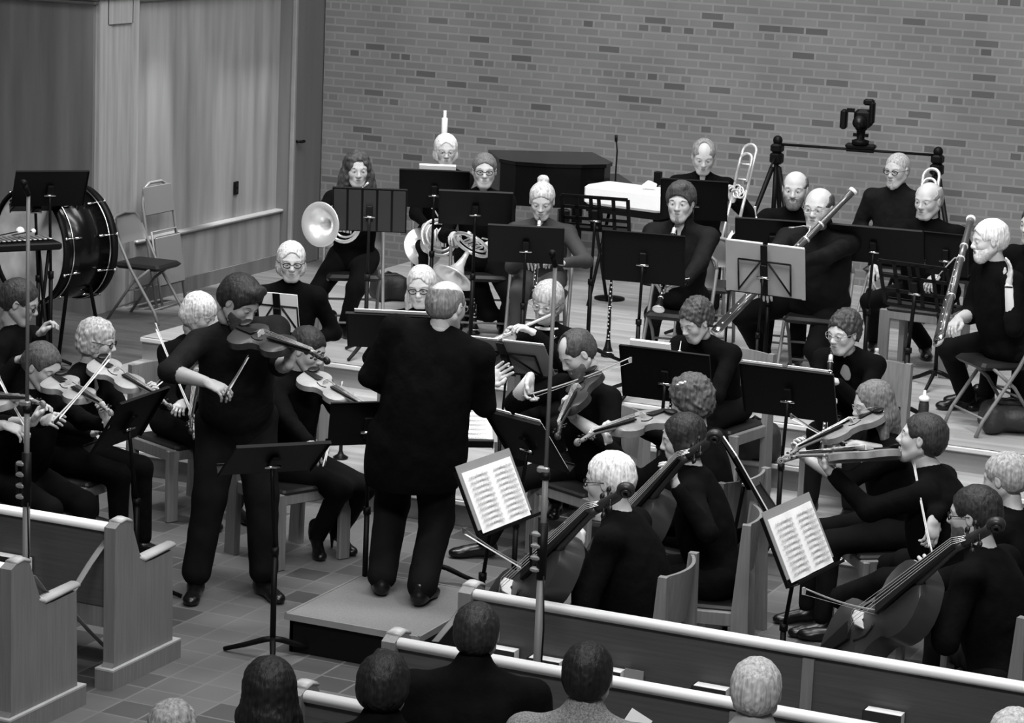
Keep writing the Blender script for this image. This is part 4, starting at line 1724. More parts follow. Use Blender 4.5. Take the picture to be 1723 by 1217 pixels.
def bassoon(A, B, label, n=None):
    """A the bell, B the boot"""
    r = empty('bassoon', label=label, cat='bassoon')
    m = MB(); m.lathe([(0.017, 0.0), (0.029, 0.0), (0.031, 0.008), (0.029, 0.02), (0.019, 0.022)], M_WHITE, n=18); m.build('bell_ring', r)
    m = MB()
    m.lathe([(0.012, 0.003), (0.024, 0.02), (0.020, 0.12), (0.023, 0.30), (0.021, 0.32), (0.024, 0.88)], mat('bassoon_maple', 0.045, 0.3, coat=0.4), n=16)
    m.build('long_joint', r)
    m = MB()
    m.tube([vec(0.0, 0.036, 0.46), vec(0.0, 0.036, 0.90)], [0.013, 0.018], mat('bassoon_maple', 0.045), 12)
    m.build('wing_joint', r)
    m = MB()
    m.tube([vec(0, 0.018, 0.87), vec(0, 0.018, 1.28)], [(0.026, 0.045)] * 2, mat('bassoon_maple', 0.045), 16)
    m.tube([vec(0, 0.018, 1.28), vec(0, 0.018, 1.33)], [(0.027, 0.046), (0.022, 0.04)], M_CHROME, 16)
    m.build('boot_joint', r)
    m = MB()
    m.tube([vec(0, 0.036, 0.46), vec(0, 0.045, 0.40), vec(0, 0.08, 0.36), vec(0, 0.16, 0.37), vec(0, 0.24, 0.40)], [0.006, 0.005, 0.0045, 0.004, 0.0035], M_SILVER, 8)
    m.tube([vec(0, 0.24, 0.40), vec(0, 0.285, 0.415)], [(0.004, 0.004), (0.002, 0.009)], mat('reed_cane', 0.5, 0.6), 8)
    m.build('bocal', r)
    m = MB(); keywork(m, 0.45, 0.85, 0.022, 6, 4); keywork(m, 0.92, 1.25, 0.024, 5, 6)
    for z in (0.32, 0.46, 0.87): m.lathe([(0.022, z - 0.006), (0.0265, z - 0.006), (0.0265, z + 0.006), (0.022, z + 0.006)], M_SILVER, n=14)
    m.build('keywork', r)
    put_axis(r, A, B, cdir(0, 0.3, 1) if n is None else n)
    return r


def trombone(A, B, label, n=None):
    """A the top bow of the tuning slide, local z runs down the tubes"""
    r = empty('trombone', label=label, cat='trombone')
    def bow_(rad, z0, z1, q, name, y0=0.0):
        m = MB()
        pts = [vec(-rad, y0, z1), vec(-rad, y0, z0 + rad)] + [vec(-rad * math.cos(t), y0, z0 + rad - rad * math.sin(t)) for t in np.linspace(0.2, math.pi - 0.2, 9)] + [vec(rad, y0, z0 + rad), vec(rad, y0, z1)]
        m.tube(pts, q, M_BRASS, 10)
        return m.build(name, r)
    bow_(0.058, 0.0, 0.36, 0.0115, 'tuning_slide')
    bow_(0.050, 0.08, 0.30, 0.0105, 'inner_loop', 0.022)
    m = MB(); m.cyl((-0.055, 0, 0.36), (-0.055, 0, 0.92), 0.010, M_BRASS, 10); m.cyl((0.055, 0, 0.36), (0.055, 0, 0.60), 0.012, M_BRASS, 10); m.build('slide_tubes', r)
    m = MB()
    for z in (0.16, 0.28, 0.42): m.cyl((-0.055, 0, z), (0.055, 0, z), 0.0085, M_BRASS, 8)
    m.build('braces', r)
    m = MB()
    for k, (x, z) in enumerate(((-0.02, 0.36), (0.01, 0.375), (-0.01, 0.40), (0.025, 0.40))):
        pts = [vec(x + 0.03 * math.cos(t), 0.02, z + 0.03 * math.sin(t)) for t in np.linspace(0, 2 * math.pi, 14)[:-1]]
        m.tube(pts, 0.0075, M_BRASS, 6, closed=True)
    m.build('valve_loops', r)
    m = MB(); m.lathe([(0.010, 0.58), (0.014, 0.66), (0.022, 0.74), (0.045, 0.81), (0.085, 0.85), (0.110, 0.86), (0.107, 0.865), (0.04, 0.82)], M_BRASS, c=(0.055, 0, 0), n=24, caps=False); m.build('bell', r)
    put_axis(r, A, B, cdir(1, 0, 0) if n is None else n)
    return r


def trumpet(A, B, label):
    r = empty('trumpet', label=label, cat='trumpet')
    m = MB(); m.lathe([(0.0135, 0.0), (0.012, 0.004), (0.006, 0.022), (0.005, 0.08)], M_SILVER, n=12); m.build('mouthpiece', r)
    m = MB()
    m.tube([vec(0, 0, 0.07), vec(0, 0, 0.42), vec(0.02, 0, 0.45), vec(0.05, 0, 0.45), vec(0.07, 0, 0.42), vec(0.07, 0, 0.14), vec(0.05, 0, 0.11), vec(0.035, 0, 0.14), vec(0.035, 0, 0.3)], 0.0058, M_SILVER, 8)
    m.build('tubing', r)
    for i in range(3):
        m = MB(); m.cyl((-0.02, 0.012, 0.2 + i * 0.03), (0.09, 0.012, 0.2 + i * 0.03), 0.0085, M_SILVER, 10); m.cyl((-0.05, 0.012, 0.2 + i * 0.03), (-0.02, 0.012, 0.2 + i * 0.03), 0.0035, M_SILVER, 8); m.build('valve', r)
    m = MB(); m.lathe([(0.006, 0.3), (0.008, 0.40), (0.014, 0.45), (0.03, 0.49), (0.06, 0.515), (0.058, 0.518), (0.02, 0.48)], M_SILVER, c=(0.07, 0, -0.0), n=20, caps=False); m.build('bell', r)
    put_axis(r, A, B, cdir(1, 0, 0.2))


def french_horn(C, axis, up, label, m_=None):
    """C centre of the coil; axis points out of the bell"""
    m_ = m_ or M_SILVER
    r = empty('french_horn', label=label, cat='french horn')
    m = MB()
    ring = [vec(0.135 * math.cos(t), 0.0, 0.135 * math.sin(t)) for t in np.linspace(0, 2 * math.pi, 28)[:-1]]
    m.tube(ring, 0.013, m_, 8, closed=True)
    ring = [vec(0.105 * math.cos(t), 0.02, 0.105 * math.sin(t)) for t in np.linspace(0, 2 * math.pi, 24)[:-1]]
    m.tube(ring, 0.008, m_, 8, closed=True)
    for k in range(4):
        x = -0.05 + k * 0.03
        m.tube([vec(x, 0.01, -0.07), vec(x, 0.01, 0.05), vec(x + 0.01, 0.01, 0.065), vec(x + 0.02, 0.01, 0.05), vec(x + 0.02, 0.01, -0.07)], 0.006, m_, 8)
    m.build('coil', r)
    m = MB()
    for k in range(3): m.cyl((-0.06 + 0.035 * k, 0.03, 0.0), (-0.06 + 0.035 * k, 0.065, 0.0), 0.016, m_, 12)
    m.build('valves', r)
    m = MB()
    prof = [(0.016, 0.0), (0.021, 0.06), (0.034, 0.12), (0.062, 0.17), (0.105, 0.205), (0.150, 0.222), (0.155, 0.224), (0.150, 0.228), (0.100, 0.214), (0.055, 0.175), (0.025, 0.12), (0.012, 0.0)]
    m.lathe(prof, m_, c=(0.0, -0.06, 0), R=np.array([[1, 0, 0], [0, 0, -1], [0, 1, 0]], float) if False else frame_zy(), n=32)
    m.build('bell', r)
    m = MB(); m.tube([vec(0.0, 0.03, 0.13), vec(0.04, 0.03, 0.19), vec(0.12, 0.02, 0.26)], [0.006, 0.005, 0.0045], m_, 8)
    m.tube([vec(0.12, 0.02, 0.26), vec(0.16, 0.015, 0.295)], [0.0045, 0.009], M_SILVER, 8)
    m.build('mouthpipe', r)
    y = -nrm(cdir(*axis))
    z = cdir(*up)
    z = nrm(z - y * (z @ y))
    x = np.cross(y, z)
    r.matrix_world = Matrix([[x[i], y[i], z[i], C[i]] for i in range(3)] + [[0, 0, 0, 1]])
    return r


def frame_zy():
    # local z of the lathe becomes -y
    return np.array([[1, 0, 0], [0, 0, -1], [0, 1, 0]], float)

# ================================================================== the players
H = human
P = {}
P['conductor'] = H('conductor', 'bald conductor in a black tail suit standing on the podium with his back to us', 'person', (752, 514), 0.2, 172, hz=1.5, seated=False, hip=(700, 742),
    haz=140, hp=14, hair='bald', hairv=0.16, sw=0.225, fat=0.07, coat=0.22, legr=1.35, glasses=1, shz=0.045, face=False, lean=0.02, twist=0,
    R=dict(h=(832, 632, 0.40), fd=(0.75, 0.45, -0.3), pn=(0.3, 0.2, 0.9), el=(815, 672, 0.15), cur=0.25), L=dict(h=(650, 640, 0.42), fd=(-0.1, 0.6, -0.6), el=(612, 655, 0.15), cur=0.3),
    feet=((708, 1018, 160), (641, 1000, 185)), collar=False)
P['soloist'] = H('soloist', 'bearded soloist in a dark shirt with rolled sleeves playing viola standing by the music stand', 'person', (404, 508), 0, 18, hz=1.6, seated=False,
    haz=48, hp=32, ht=-8, hair='thick', hairv=0.018, skin=mat('tanned_skin', 0.30, 0.5, spec=0.35, var=0.08, scale=20), beard=(True, 0.03), sleeve='rolled', top=M_SHEEN, fat=0.045, legr=1.38, sw=0.205, hip=(398, 705), shz=0.01,
    R=dict(h=(368, 652, -0.28), fd=(0.85, -0.35, 0.3), pn=(0.0, -0.8, -0.5), el=(285, 625, -0.1), cur=0.6), L=dict(h=(494, 590, -0.34), fd=(0.1, 0.95, 0.0), pn=(-0.6, 0.2, -0.6), el=(476, 662, -0.16), cur=0.7),
    feet=((327, 1006, -8), (444, 1004, 28)), lean=0.03)

H('musician', 'blonde woman with a bob and dark glasses sitting waiting below the horn player', 'person', (490, 440), 0.16, 4, fem=True, hair='bob', hairv=0.48, glasses=2, hp=8,
  chair=('wooden', 'wooden chair hidden under the waiting blonde woman with a bob'), sw=0.17)
H('musician', 'man with dark glasses at the left edge below the bass drum', 'person', (34, 508), 0.0, 60, hz=1.3, haz=75, hp=22, hair='short', hairv=0.03, glasses=2, skin=mat('skin_medium', 0.34, 0.5, spec=0.3),  # skin tone a little deeper than the common one
  L=dict(h=(78, 550, -0.05), fd=(0.5, 0.6, 0.1), cur=0.8), R=dict(h=(40, 600, -0.25)), chair=('wooden', 'wooden chair under the man with dark glasses at the left edge'))
gv = H('musician', 'young woman with parted dark hair playing violin at the left', 'person', (72, 616), 0.0, 35, haz=48, hp=25, fem=True, hair='tied', hairv=0.07,
  L=dict(h=(180, 692, -0.22), fd=(0.1, 0.9, 0.2), pn=(-0.8, 0, 0.3), cur=0.8, pole=(0.3, -1, 0.2)), R=dict(h=(92, 708, -0.58), fd=(0.5, 0.1, 0.6), pn=(0.4, -0.4, -0.5), cur=0.6, pole=(-1, -0.5, 0.3)),
  chair=('wooden', 'wooden chair under the young woman violinist at the left'))
ge = H('musician', 'violinist cut off by the left edge, forearm and bow hand showing', 'person', (-66, 640), 0.0, 50, haz=70, hp=15, fem=True, hair='short', hairv=0.05, sleeve='rolled',
  L=dict(h=(70, 690, -0.15), fd=(0.5, 0.8, 0.1), cur=0.7, pole=(0.2, -1, 0.3)), R=dict(h=(44, 722, -0.4), fd=(0.9, -0.3, 0.2), cur=0.5, pole=(-1, -0.6, 0.2)),
  chair=('wooden', 'wooden chair under the violinist cut off by the left edge'))
gc = H('musician', 'woman with curly fair hair and glasses playing violin at the left', 'person', (164, 573), 0.0, 55, haz=72, hp=12, fem=True, hair='fluffy', hairv=0.34, glasses=2, vneck=0.05,
  L=dict(h=(264, 660, 0.0), fd=(0.3, 0.9, 0.1), pn=(-0.8, 0, 0.3), cur=0.8, pole=(0.4, -1, 0.1)), R=dict(h=(170, 722, -0.4), fd=(0.6, 0.3, 0.5), cur=0.6, pole=(-1, -0.6, 0.3)),
  chair=('wooden', 'wooden chair under the curly haired violinist at the left'), bottom=M_BLACK)
gb = H('musician', 'fair haired musician mostly hidden behind the soloist\'s shoulder', 'person', (336, 528), 0.0, 35, haz=60, hp=25, fem=True, hair='fringe', hairv=0.5,
  L=dict(h=(300, 690, -0.3), cur=0.7), R=dict(h=(330, 720, -0.3)), chair=('wooden', 'wooden chair between the curly haired violinist and the soloist'))
gs = H('musician', 'woman in heels playing violin just behind the soloist', 'person', (519, 588), 0.0, 38, haz=55, hp=25, fem=True, hair='tied', hairv=0.02,
  L=dict(h=(612, 706, -0.2), fd=(0.1, 0.9, 0.2), cur=0.8, pole=(0.2, -1, 0.2)), R=dict(h=(542, 786, -0.55), fd=(0.3, -0.7, 0.3), cur=0.5, pole=(-0.8, -0.6, 0.3)),
  feet=((531, 932, 10), (566, 925, 35)), heels=True, chair=('wooden', 'pale wooden chair with square legs under the woman in heels'))
gf = H('flutist', 'long haired blonde woman with glasses beside the conductor\'s head', 'person', (709, 482), 0.16, 0, haz=-12, hp=12, ht=4, fem=True, hair='long', hairv=0.42, glasses=2,
  chair=('wooden', 'chair hidden behind the conductor under the long haired blonde'))
g2 = H('flutist', 'woman with short fair hair playing a silver flute', 'person', (921, 508), 0.16, -5, extras=(('necklace', 0), ('white_collar', 0)), haz=-22, hp=18, ht=-6, fem=True, hair='fringe', hairv=0.34, glasses=1, vneck=0.03,
  R=dict(h=(852, 568, -0.16), fd=(-0.3, 0.75, 0.3), pn=(0.5, 0.2, 0.6), cur=0.6, pole=(-0.8, -0.9, 0)), L=dict(h=(884, 552, -0.2), fd=(-0.7, 0.4, 0.2), cur=0.6, pole=(0.7, -0.8, 0)),
  chair=('wooden', 'wooden chair under the fair haired flute player'))
gva = H('violist', 'balding man with a trimmed beard playing viola right of the conductor', 'person', (970, 594), 0.0, -48, haz=-58, hp=36, ht=6, hair='receding', hairv=0.05, beard=(True, 0.10), fat=0.01, sw=0.20, sleeve='rolled',
  L=dict(h=(952, 688, -0.18), fd=(-0.5, 0.6, 0.3), pn=(0.7, 0.1, -0.2), cur=0.8, pole=(0.5, -0.9, 0.5)), R=dict(h=(890, 655, 0.05), fd=(-0.1, -0.9, 0.2), pn=(0.6, -0.2, 0.6), cur=0.4, pole=(-0.6, -0.5, -0.4)),
  feet=((815, 938, -80), (930, 880, -60)), chair=('wooden', 'wooden chair under the bearded violist'))
go = H('oboist', 'woman with short wavy dark hair looking down at her stand', 'person', (1170, 540), 0.16, -30, hz=1.1, haz=-48, hp=28, fem=True, hair='curly_up', hairv=0.05, vneck=0.06, sw=0.175,
  R=dict(h=(1128, 625, -0.22), cur=0.5), L=dict(h=(1136, 655, -0.26)), chair=('wooden', 'wooden chair under the woman with short wavy dark hair'))
gcl = H('clarinettist', 'woman with curly pinned up hair and pale glasses holding a clarinet', 'person', (1419, 560), 0.16, -20, hz=1.1, haz=-38, hp=12, fem=True, hair='curly_up', hairv=0.04, glasses=1, vneck=0.10,
  R=dict(h=(1392, 672, -0.22), cur=0.6), L=dict(h=(1396, 640, -0.2), cur=0.6), chair=('wooden', 'wooden chair under the clarinettist with curly pinned up hair'))
ghc = H('violist', 'woman with dark curly hair and a pale hair clip playing viola', 'person', (1160, 672), 0.0, -120, haz=-118, hp=20, fem=True, extras=(('hair_clip', (1146, 645, -0.115)),), hair='curly', hairv=0.075, face=False,
  L=dict(h=(1016, 728, 0.0), fd=(-0.4, 0.8, 0.0), pn=(0.6, -0.2, 0), cur=0.7, pole=(0.2, -1, 0.2)), R=dict(h=(1042, 716, 0.25), fd=(-0.9, 0, 0), cur=0.5, pole=(0, -0.5, -1)),
  chair=('wooden', 'wooden chair under the woman with the hair clip'))
gcw = H('cellist', 'woman with dark shoulder length hair seen in profile playing cello', 'person', (1148, 738), 0.0, -95, haz=-88, hp=14, fem=True, hair='bob', hairv=0.02, bottom=M_BLACK, sw=0.175, fat=0.015,
  L=dict(h=(1132, 797, -0.36), fd=(-0.25, 0.95, 0.1), pn=(-0.9, 0, -0.3), cur=0.45, pole=(0.6, -1, 0.4)), R=dict(h=(1030, 905, 0.25), cur=0.6),
  chair=('wooden', 'tall backed wooden chair right of the woman cellist'))
gcm = H('cellist', 'white haired man with dark glasses playing cello behind the front right pew', 'person', (1024, 808), 0.0, -108, haz=-105, hp=10, hair='short', hairv=0.62, glasses=2, hsc=1.0, fat=0.03, sw=0.20,
  L=dict(h=(962, 900, -0.12), fd=(-0.35, 0.85, 0.15), pn=(0.2, -0.2, -0.9), cur=0.75, pole=(0.5, -1, 0.6)), R=dict(h=(905, 968, 0.2), cur=0.6, pole=(-0.2, -0.6, -0.8)),
  chair=('wooden', 'wooden chair with a bowed back under the white haired cellist'))
ggr = H('violinist', 'woman with long straight greying hair and glasses playing violin', 'person', (1468, 680), 0.0, -68, haz=-72, hp=16, fem=True, hair='long', hairv=0.13, glasses=1, sleeve='rolled',
  L=dict(h=(1342, 752, 0.02), fd=(-0.5, 0.7, 0.1), pn=(0.5, -0.5, 0.1), cur=0.75, pole=(0.2, -1, 0.2)), R=dict(h=(1416, 744, -0.12), fd=(-0.9, 0.15, 0), cur=0.7, pole=(0.6, -0.3, 0.7)),
  chair=('wooden', 'chair hidden under the violinist with greying hair'))
gvm = H('violinist', 'dark haired man with a lifted chin playing violin at the right', 'person', (1550, 738), 0.0, -102, haz=-95, hp=-6, ht=4, hair='short', hairv=0.03, fat=0.035, sw=0.205, legr=1.1,
  L=dict(h=(1388, 778, 0.02), fd=(-0.5, 0.75, 0), pn=(0.5, -0.4, 0.2), cur=0.75, pole=(0.2, -1, 0.1)), R=dict(h=(1562, 925, -0.50), fd=(-0.1, -0.8, 0.1), cur=0.6, pole=(0.9, -0.4, 0.3)),
  feet=((1320, 985, -85), (1325, 1048, -95)), chair=('wooden', 'chair hidden under the violinist with the lifted chin'))
gpt = H('musician', 'woman with a fair ponytail at the right edge', 'person', (1690, 805), 0.0, -125, haz=-112, hp=14, fem=True, hair='ponytail', hairv=0.3, face=False,
  chair=('wooden', 'chair under the woman with the fair ponytail'))
gcg = H('cellist', 'dark haired man with glasses playing cello at the lower right', 'person', (1638, 866), 0.0, -112, haz=-102, hp=8, hair='short', hairv=0.022, glasses=2, beard=(True, 0.08), fat=0.02, sw=0.205,
  L=dict(h=(1556, 962, -0.15), fd=(-0.45, 0.8, 0.15), pn=(0.1, -0.2, -0.9), cur=0.75, pole=(0.5, -1, 0.5)), R=dict(h=(1486, 1024, 0.05), fd=(-0.6, -0.6, 0.1), cur=0.5, pole=(0, -0.6, -0.8)),
  feet=((1440, 1040, -90), (1520, 1075, -80)), chair=('wooden', 'wooden chair at the lower right under the cellist with glasses'))

# ---- back rows on the high stage
gh = H('horn_player', 'woman with long wavy dark hair playing a french horn, leftmost of the back row', 'person', (601, 284), 0.48, 2, haz=8, hp=10, fem=True, hair='wavy', hairv=0.05, splay=0.06, bottom=M_TROU,
  R=dict(h=(556, 382, -0.22), fd=(-0.6, -0.1, 0.2), cur=0.3, pole=(-1, -0.3, 0)), L=dict(h=(592, 330, -0.32), cur=0.6, pole=(0.8, -0.8, 0)),
  feet=((556, 552, -20), (580, 564, 10)), chair=('folding', 'folding chair under the wavy haired horn player'))
gw = H('horn_player', 'white haired woman with glasses, second from the left in the back row', 'person', (750, 253), 0.48, 4, hp=8, fem=True, hair='bob', hairv=0.6, glasses=1,
  R=dict(h=(717, 386, -0.25), cur=0.6), L=dict(h=(745, 392, -0.25), cur=0.6), splay=0.05, chair=('folding', 'folding chair under the white haired woman of the back row'))
gy = H('horn_player', 'young woman with tied back hair and glasses holding a french horn on her lap', 'person', (815, 287), 0.48, 2, hp=4, fem=True, hair='tied', hairv=0.12, glasses=2, vneck=0.05, sw=0.175,
  R=dict(h=(762, 398, -0.28), cur=0.6), L=dict(h=(828, 412, -0.25), cur=0.6), feet=((785, 545, -10), (845, 560, 5)), chair=('folding', 'folding chair under the young woman with the horn on her lap'))
gbu = H('clarinettist', 'woman with fair hair in a bun playing clarinet in the back row', 'person', (912, 338), 0.48, -4, hz=1.1, lean=0.18, hp=20, fem=True, hair='bun', hairv=0.42, top=mat('charcoal_jumper', 0.022, 0.85), bottom=mat('charcoal_trousers', 0.035, 0.8), vneck=0.05, sw=0.18,
  R=dict(h=(893, 440, -0.28), cur=0.6), L=dict(h=(932, 440, -0.28), fd=(-0.7, 0.1, 0.3), cur=0.6, pole=(1, -0.7, 0)), chair=('folding', 'folding chair with a bright frame under the woman with the bun'))
gcn = H('clarinettist', 'dark haired man with a goatee and crossed hands holding a clarinet', 'person', (1145, 340), 0.48, -12, hp=6, hair='thick', hairv=0.05, beard=(False, 0.16), top=M_SHEEN, vneck=0.03, collar=True, extras=(('wristwatch', 1),),
  R=dict(h=(1103, 492, -0.42), fd=(0.6, -0.5, 0.3), pn=(0.2, -0.8, -0.5), cur=0.2, pole=(-1, -0.6, -0.2)), L=dict(h=(1122, 500, -0.46), fd=(-0.9, -0.15, 0.2), pn=(0.1, -0.7, -0.6), cur=0.25, pole=(1, -0.6, -0.2)),
  feet=((1092, 595, -15), (1145, 590, -5)), chair=('folding', 'folding chair under the clarinettist with the goatee'))
gt = H('trombonist', 'man with short fair hair looking down beside his trombone', 'person', (1184, 263), 0.48, 2, hp=22, hair='receding', hairv=0.22, vneck=0.03,
  L=dict(h=(1236, 326, -0.1), fd=(0.2, 0.8, 0.2), cur=0.7, pole=(0.8, -1, 0)), chair=('folding', 'folding chair under the trombonist looking down'))
gbe = H('trumpeter', 'balding man with a full greying beard behind the bassoonist', 'person', (1338, 318), 0.48, -8, hp=8, hair='bald', hairv=0.1, beard=(True, 0.13),
  R=dict(h=(1280, 388, -0.2), cur=0.7, pole=(-1, -0.7, 0)), chair=('folding', 'folding chair under the balding bearded trumpeter'))
gbn = H('bassoonist', 'large bald man with glasses playing bassoon behind the two grey folders', 'person', (1377, 350), 0.48, -8, haz=-20, hp=6, hair='bald', hairv=0.06, glasses=1, fat=0.05, sw=0.215, sc=1.04, hsc=1.04, legr=1.15, top=M_SHEEN,
  R=dict(h=(1281, 497, -0.38), fd=(-0.1, -0.95, 0.1), pn=(0.3, 0, -0.9), cur=0.3, pole=(-1, -0.5, -0.1)), L=dict(h=(1335, 440, -0.35), cur=0.6, pole=(0.8, -0.9, 0)),
  feet=((1282, 615, -12), (1378, 635, 5)), splay=0.04, chair=('folding', 'folding chair under the large bassoonist'))
gg = H('trombonist', 'man with cropped grey hair, glasses and a goatee in front of the brick wall', 'person', (1509, 286), 0.48, -18, haz=-28, hp=8, hair='buzz', hairv=0.35, glasses=2, beard=(False, 0.4), collar=True, top=M_SHEEN, sw=0.205, fat=0.02,
  chair=('folding', 'folding chair under the man with the cropped grey hair'), feet=((1455, 500, 0), (1500, 505, 0)))
gbd = H('musician', 'bald clean shaven man left of the white bearded man', 'person', (1562, 337), 0.48, -18, haz=-30, hp=10, hair='bald', hairv=0.3, fat=0.04, sw=0.205,
  R=dict(h=(1460, 470, -0.25), fd=(-0.2, -0.9, 0.1), cur=0.3), feet=((1470, 590, -10), (1556, 600, 5)), chair=('wooden', 'pale wooden chair under the bald man'))
gwb = H('bassoonist', 'white bearded man leaning his head on one hand at the right', 'person', (1664, 404), 0.48, -62, haz=-72, hp=10, hair='short', hairv=0.62, beard=(True, 0.6), sleeve='rolled', fat=0.03, sw=0.205, legr=1.05, skin=mat('skin_fair', 0.5, 0.5, spec=0.3), extras=(('wristwatch', 1),),
  L=dict(h=(1696, 428, -0.16), fd=(0.1, 1, 0.0), pn=(-1, 0, 0), cur=0.35, el=(1706, 520, -0.16)), R=dict(h=(1604, 545, 0.0), cur=0.6),
  feet=((1625, 690, -70), (1585, 640, -80)), chair=('folding', 'folding chair under the white bearded man'))
H('musician', 'musician in black cut off by the right edge behind the white bearded man', 'person', (1742, 378), 0.48, -30, haz=-40, hair='short', hairv=0.04, fat=0.02, chair=('folding', 'folding chair under the musician cut off by the right edge'))

# ---- audience in the pews
H('listener', 'dark haired man in a black jacket in the second pew, seen from behind', 'person', (802, 1066), 0, 174, hz=1.22, hair='short', hairv=0.02, face=False, hp=4, sw=0.21, fat=0.02, collar=True, lean=0.08, hsc=0.88, shz=0.03)
H('listener', 'tousled dark haired listener left of the man in the black jacket', 'person', (646, 1158), 0, 168, hair='thick', hairv=0.012, face=False, collar=True, lean=0.08, sc=0.97, hsc=0.9, shz=0.03)
H('listener', 'woman with straight long dark hair at the bottom edge near the aisle', 'person', (453, 1165), 0, 182, fem=True, hair='long', hairv=0.012, face=False, lean=0.08)
H('listener', 'listener with curly light hair cut off by the bottom edge at the left', 'person', (291, 1232), 0, 170, fem=True, hair='fluffy', hairv=0.25, face=False, lean=0.08, hsc=0.85)
H('listener', 'short haired listener in a speckled tweed jacket', 'person', (989, 1138), 0, 172, hair='short', hairv=0.012, face=False, top=M_TWEED, lean=0.08, sw=0.2, collar=True, hsc=0.93, shz=0.03)
H('listener', 'white haired listener in a pale collared shirt', 'person', (1272, 1164), 0, 178, hair='short', hairv=0.40, face=False, top=mat('pale_shirt_cloth', 0.25, 0.9), lean=0.08, collar=True, hsc=0.92, shz=0.03)
H('listener', 'listener with light hair just showing at the lower right corner', 'person', (1706, 1250), 0, 180, hair='short', hairv=0.5, face=False, top=M_GREYCLOTH, lean=0.08, hsc=0.9)

# ================================================================== instruments in hand
s_ = P['soloist']['H0']
put_string('viola', s_, (398, 560, -0.12), (560, 612, -0.22), (0.05, 0.75, 0.55), 'dark viola under the soloist\'s chin', M_VARND)
put_bow(s_, (378, 665, -0.34), (436, 566, -0.30), 'dark bow in the soloist\'s right hand', dark=True, sgn=1)
put_string('violin', gv['H0'], (88, 640, -0.10), (196, 702, -0.26), (0.25, 0.75, 0.65), 'violin of the young woman with parted dark hair', M_VARNL)
put_bow(gv['H0'], (93, 708, -0.66), (186, 598, -0.35), 'pale bow of the young woman with parted dark hair')
put_string('violin', ge['H0'], (-48, 676, -0.1), (88, 682, -0.22), (0.0, 0.85, 0.5), 'violin reaching in from the left edge', M_VARNL)
put_bow(ge['H0'], (46, 722, -0.45), (-6, 628, -0.35), 'bow of the violinist cut off by the left edge')
put_string('violin', gc['H0'], (158, 610, -0.06), (296, 692, -0.12), (0.3, 0.8, 0.55), 'violin of the curly haired woman with glasses', M_VARNL)
put_bow(gc['H0'], (168, 728, -0.44), (276, 636, -0.25), 'dark bow of the curly haired woman with glasses', dark=True)
put_string('violin', gb['H0'], (345, 590, -0.1), (322, 728, -0.4), (-0.4, 0.3, 0.8), 'violin half hidden behind the soloist\'s elbow', M_VARND)
put_bow(gb['H0'], (325, 700, -0.4), (257, 536, -0.2), 'bow tip rising left of the soloist\'s shoulder')
put_string('violin', gs['H0'], (512, 632, -0.08), (640, 708, -0.22), (0.2, 0.85, 0.55), 'pale violin of the woman in heels', M_VARNL)
put_bow(gs['H0'], (545, 782, -0.62), (577, 642, -0.30), 'bow of the woman in heels')
flute(near(g2['H0'], (932, 528, -0.13)), near(g2['H0'], (778, 596, -0.24)), 'silver flute played by the fair haired woman')
put_string('viola', gva['H0'], (992, 632, -0.1), (938, 738, -0.32), (-0.55, 0.5, 0.6), 'brown viola under the balding violist\'s chin', M_VARND)
put_bow(gva['H0'], (888, 668, 0.02), (1066, 604, -0.28), 'long pale bow of the balding violist', sgn=-1)
put_string('viola', ghc['H0'], (1124, 700, -0.05), (966, 748, 0.1), (0.0, 0.9, 0.3), 'viola of the woman with the hair clip', M_VARN)
put_bow(ghc['H0'], (1040, 722, 0.28), (1128, 690, -0.2), 'bow crossing the viola of the woman with the hair clip', dark=True)
put_string('cello', gcw['H0'], (985, 990, 0.15), (1216, 736, -0.28), (-0.85, 0.25, 0.1), 'cello of the dark haired woman', M_VARND)
put_string('cello', gcm['H0'], (820, 1068, 0.12), (1072, 822, -0.26), (-0.8, 0.35, 0.25), 'cello of the white haired man', M_VARND)
put_string('violin', ggr['H0'], (1484, 696, -0.04), (1312, 778, 0.02), (0.1, 0.93, 0.1), 'violin of the woman with greying hair', M_VARN)
put_bow(ggr['H0'], (1420, 748, -0.2), (1330, 700, 0.2), 'bow of the woman with greying hair', dark=True)
put_string('violin', gvm['H0'], (1520, 764, -0.04), (1304, 778, 0.04), (0.0, 0.9, -0.12), 'violin of the man with the lifted chin', M_VARN)
put_bow(gvm['H0'], (1567, 928, -0.56), (1536, 768, -0.1), 'upright pale bow of the man with the lifted chin', sgn=1)
put_string('cello', gcg['H0'], (1400, 1120, 0.15), (1682, 892, -0.30), (-0.75, 0.35, 0.3), 'cello of the dark haired man with glasses', M_VARND)
put_bow(gcg['H0'], (1492, 1034, -0.1), (1335, 990, -0.25), 'pale bow laid across the lower right cello', sgn=-1)
put_bow(gcm['H0'], (905, 968, 0.1), (775, 890, 0.25), 'dark bow of the white haired cellist', dark=True)

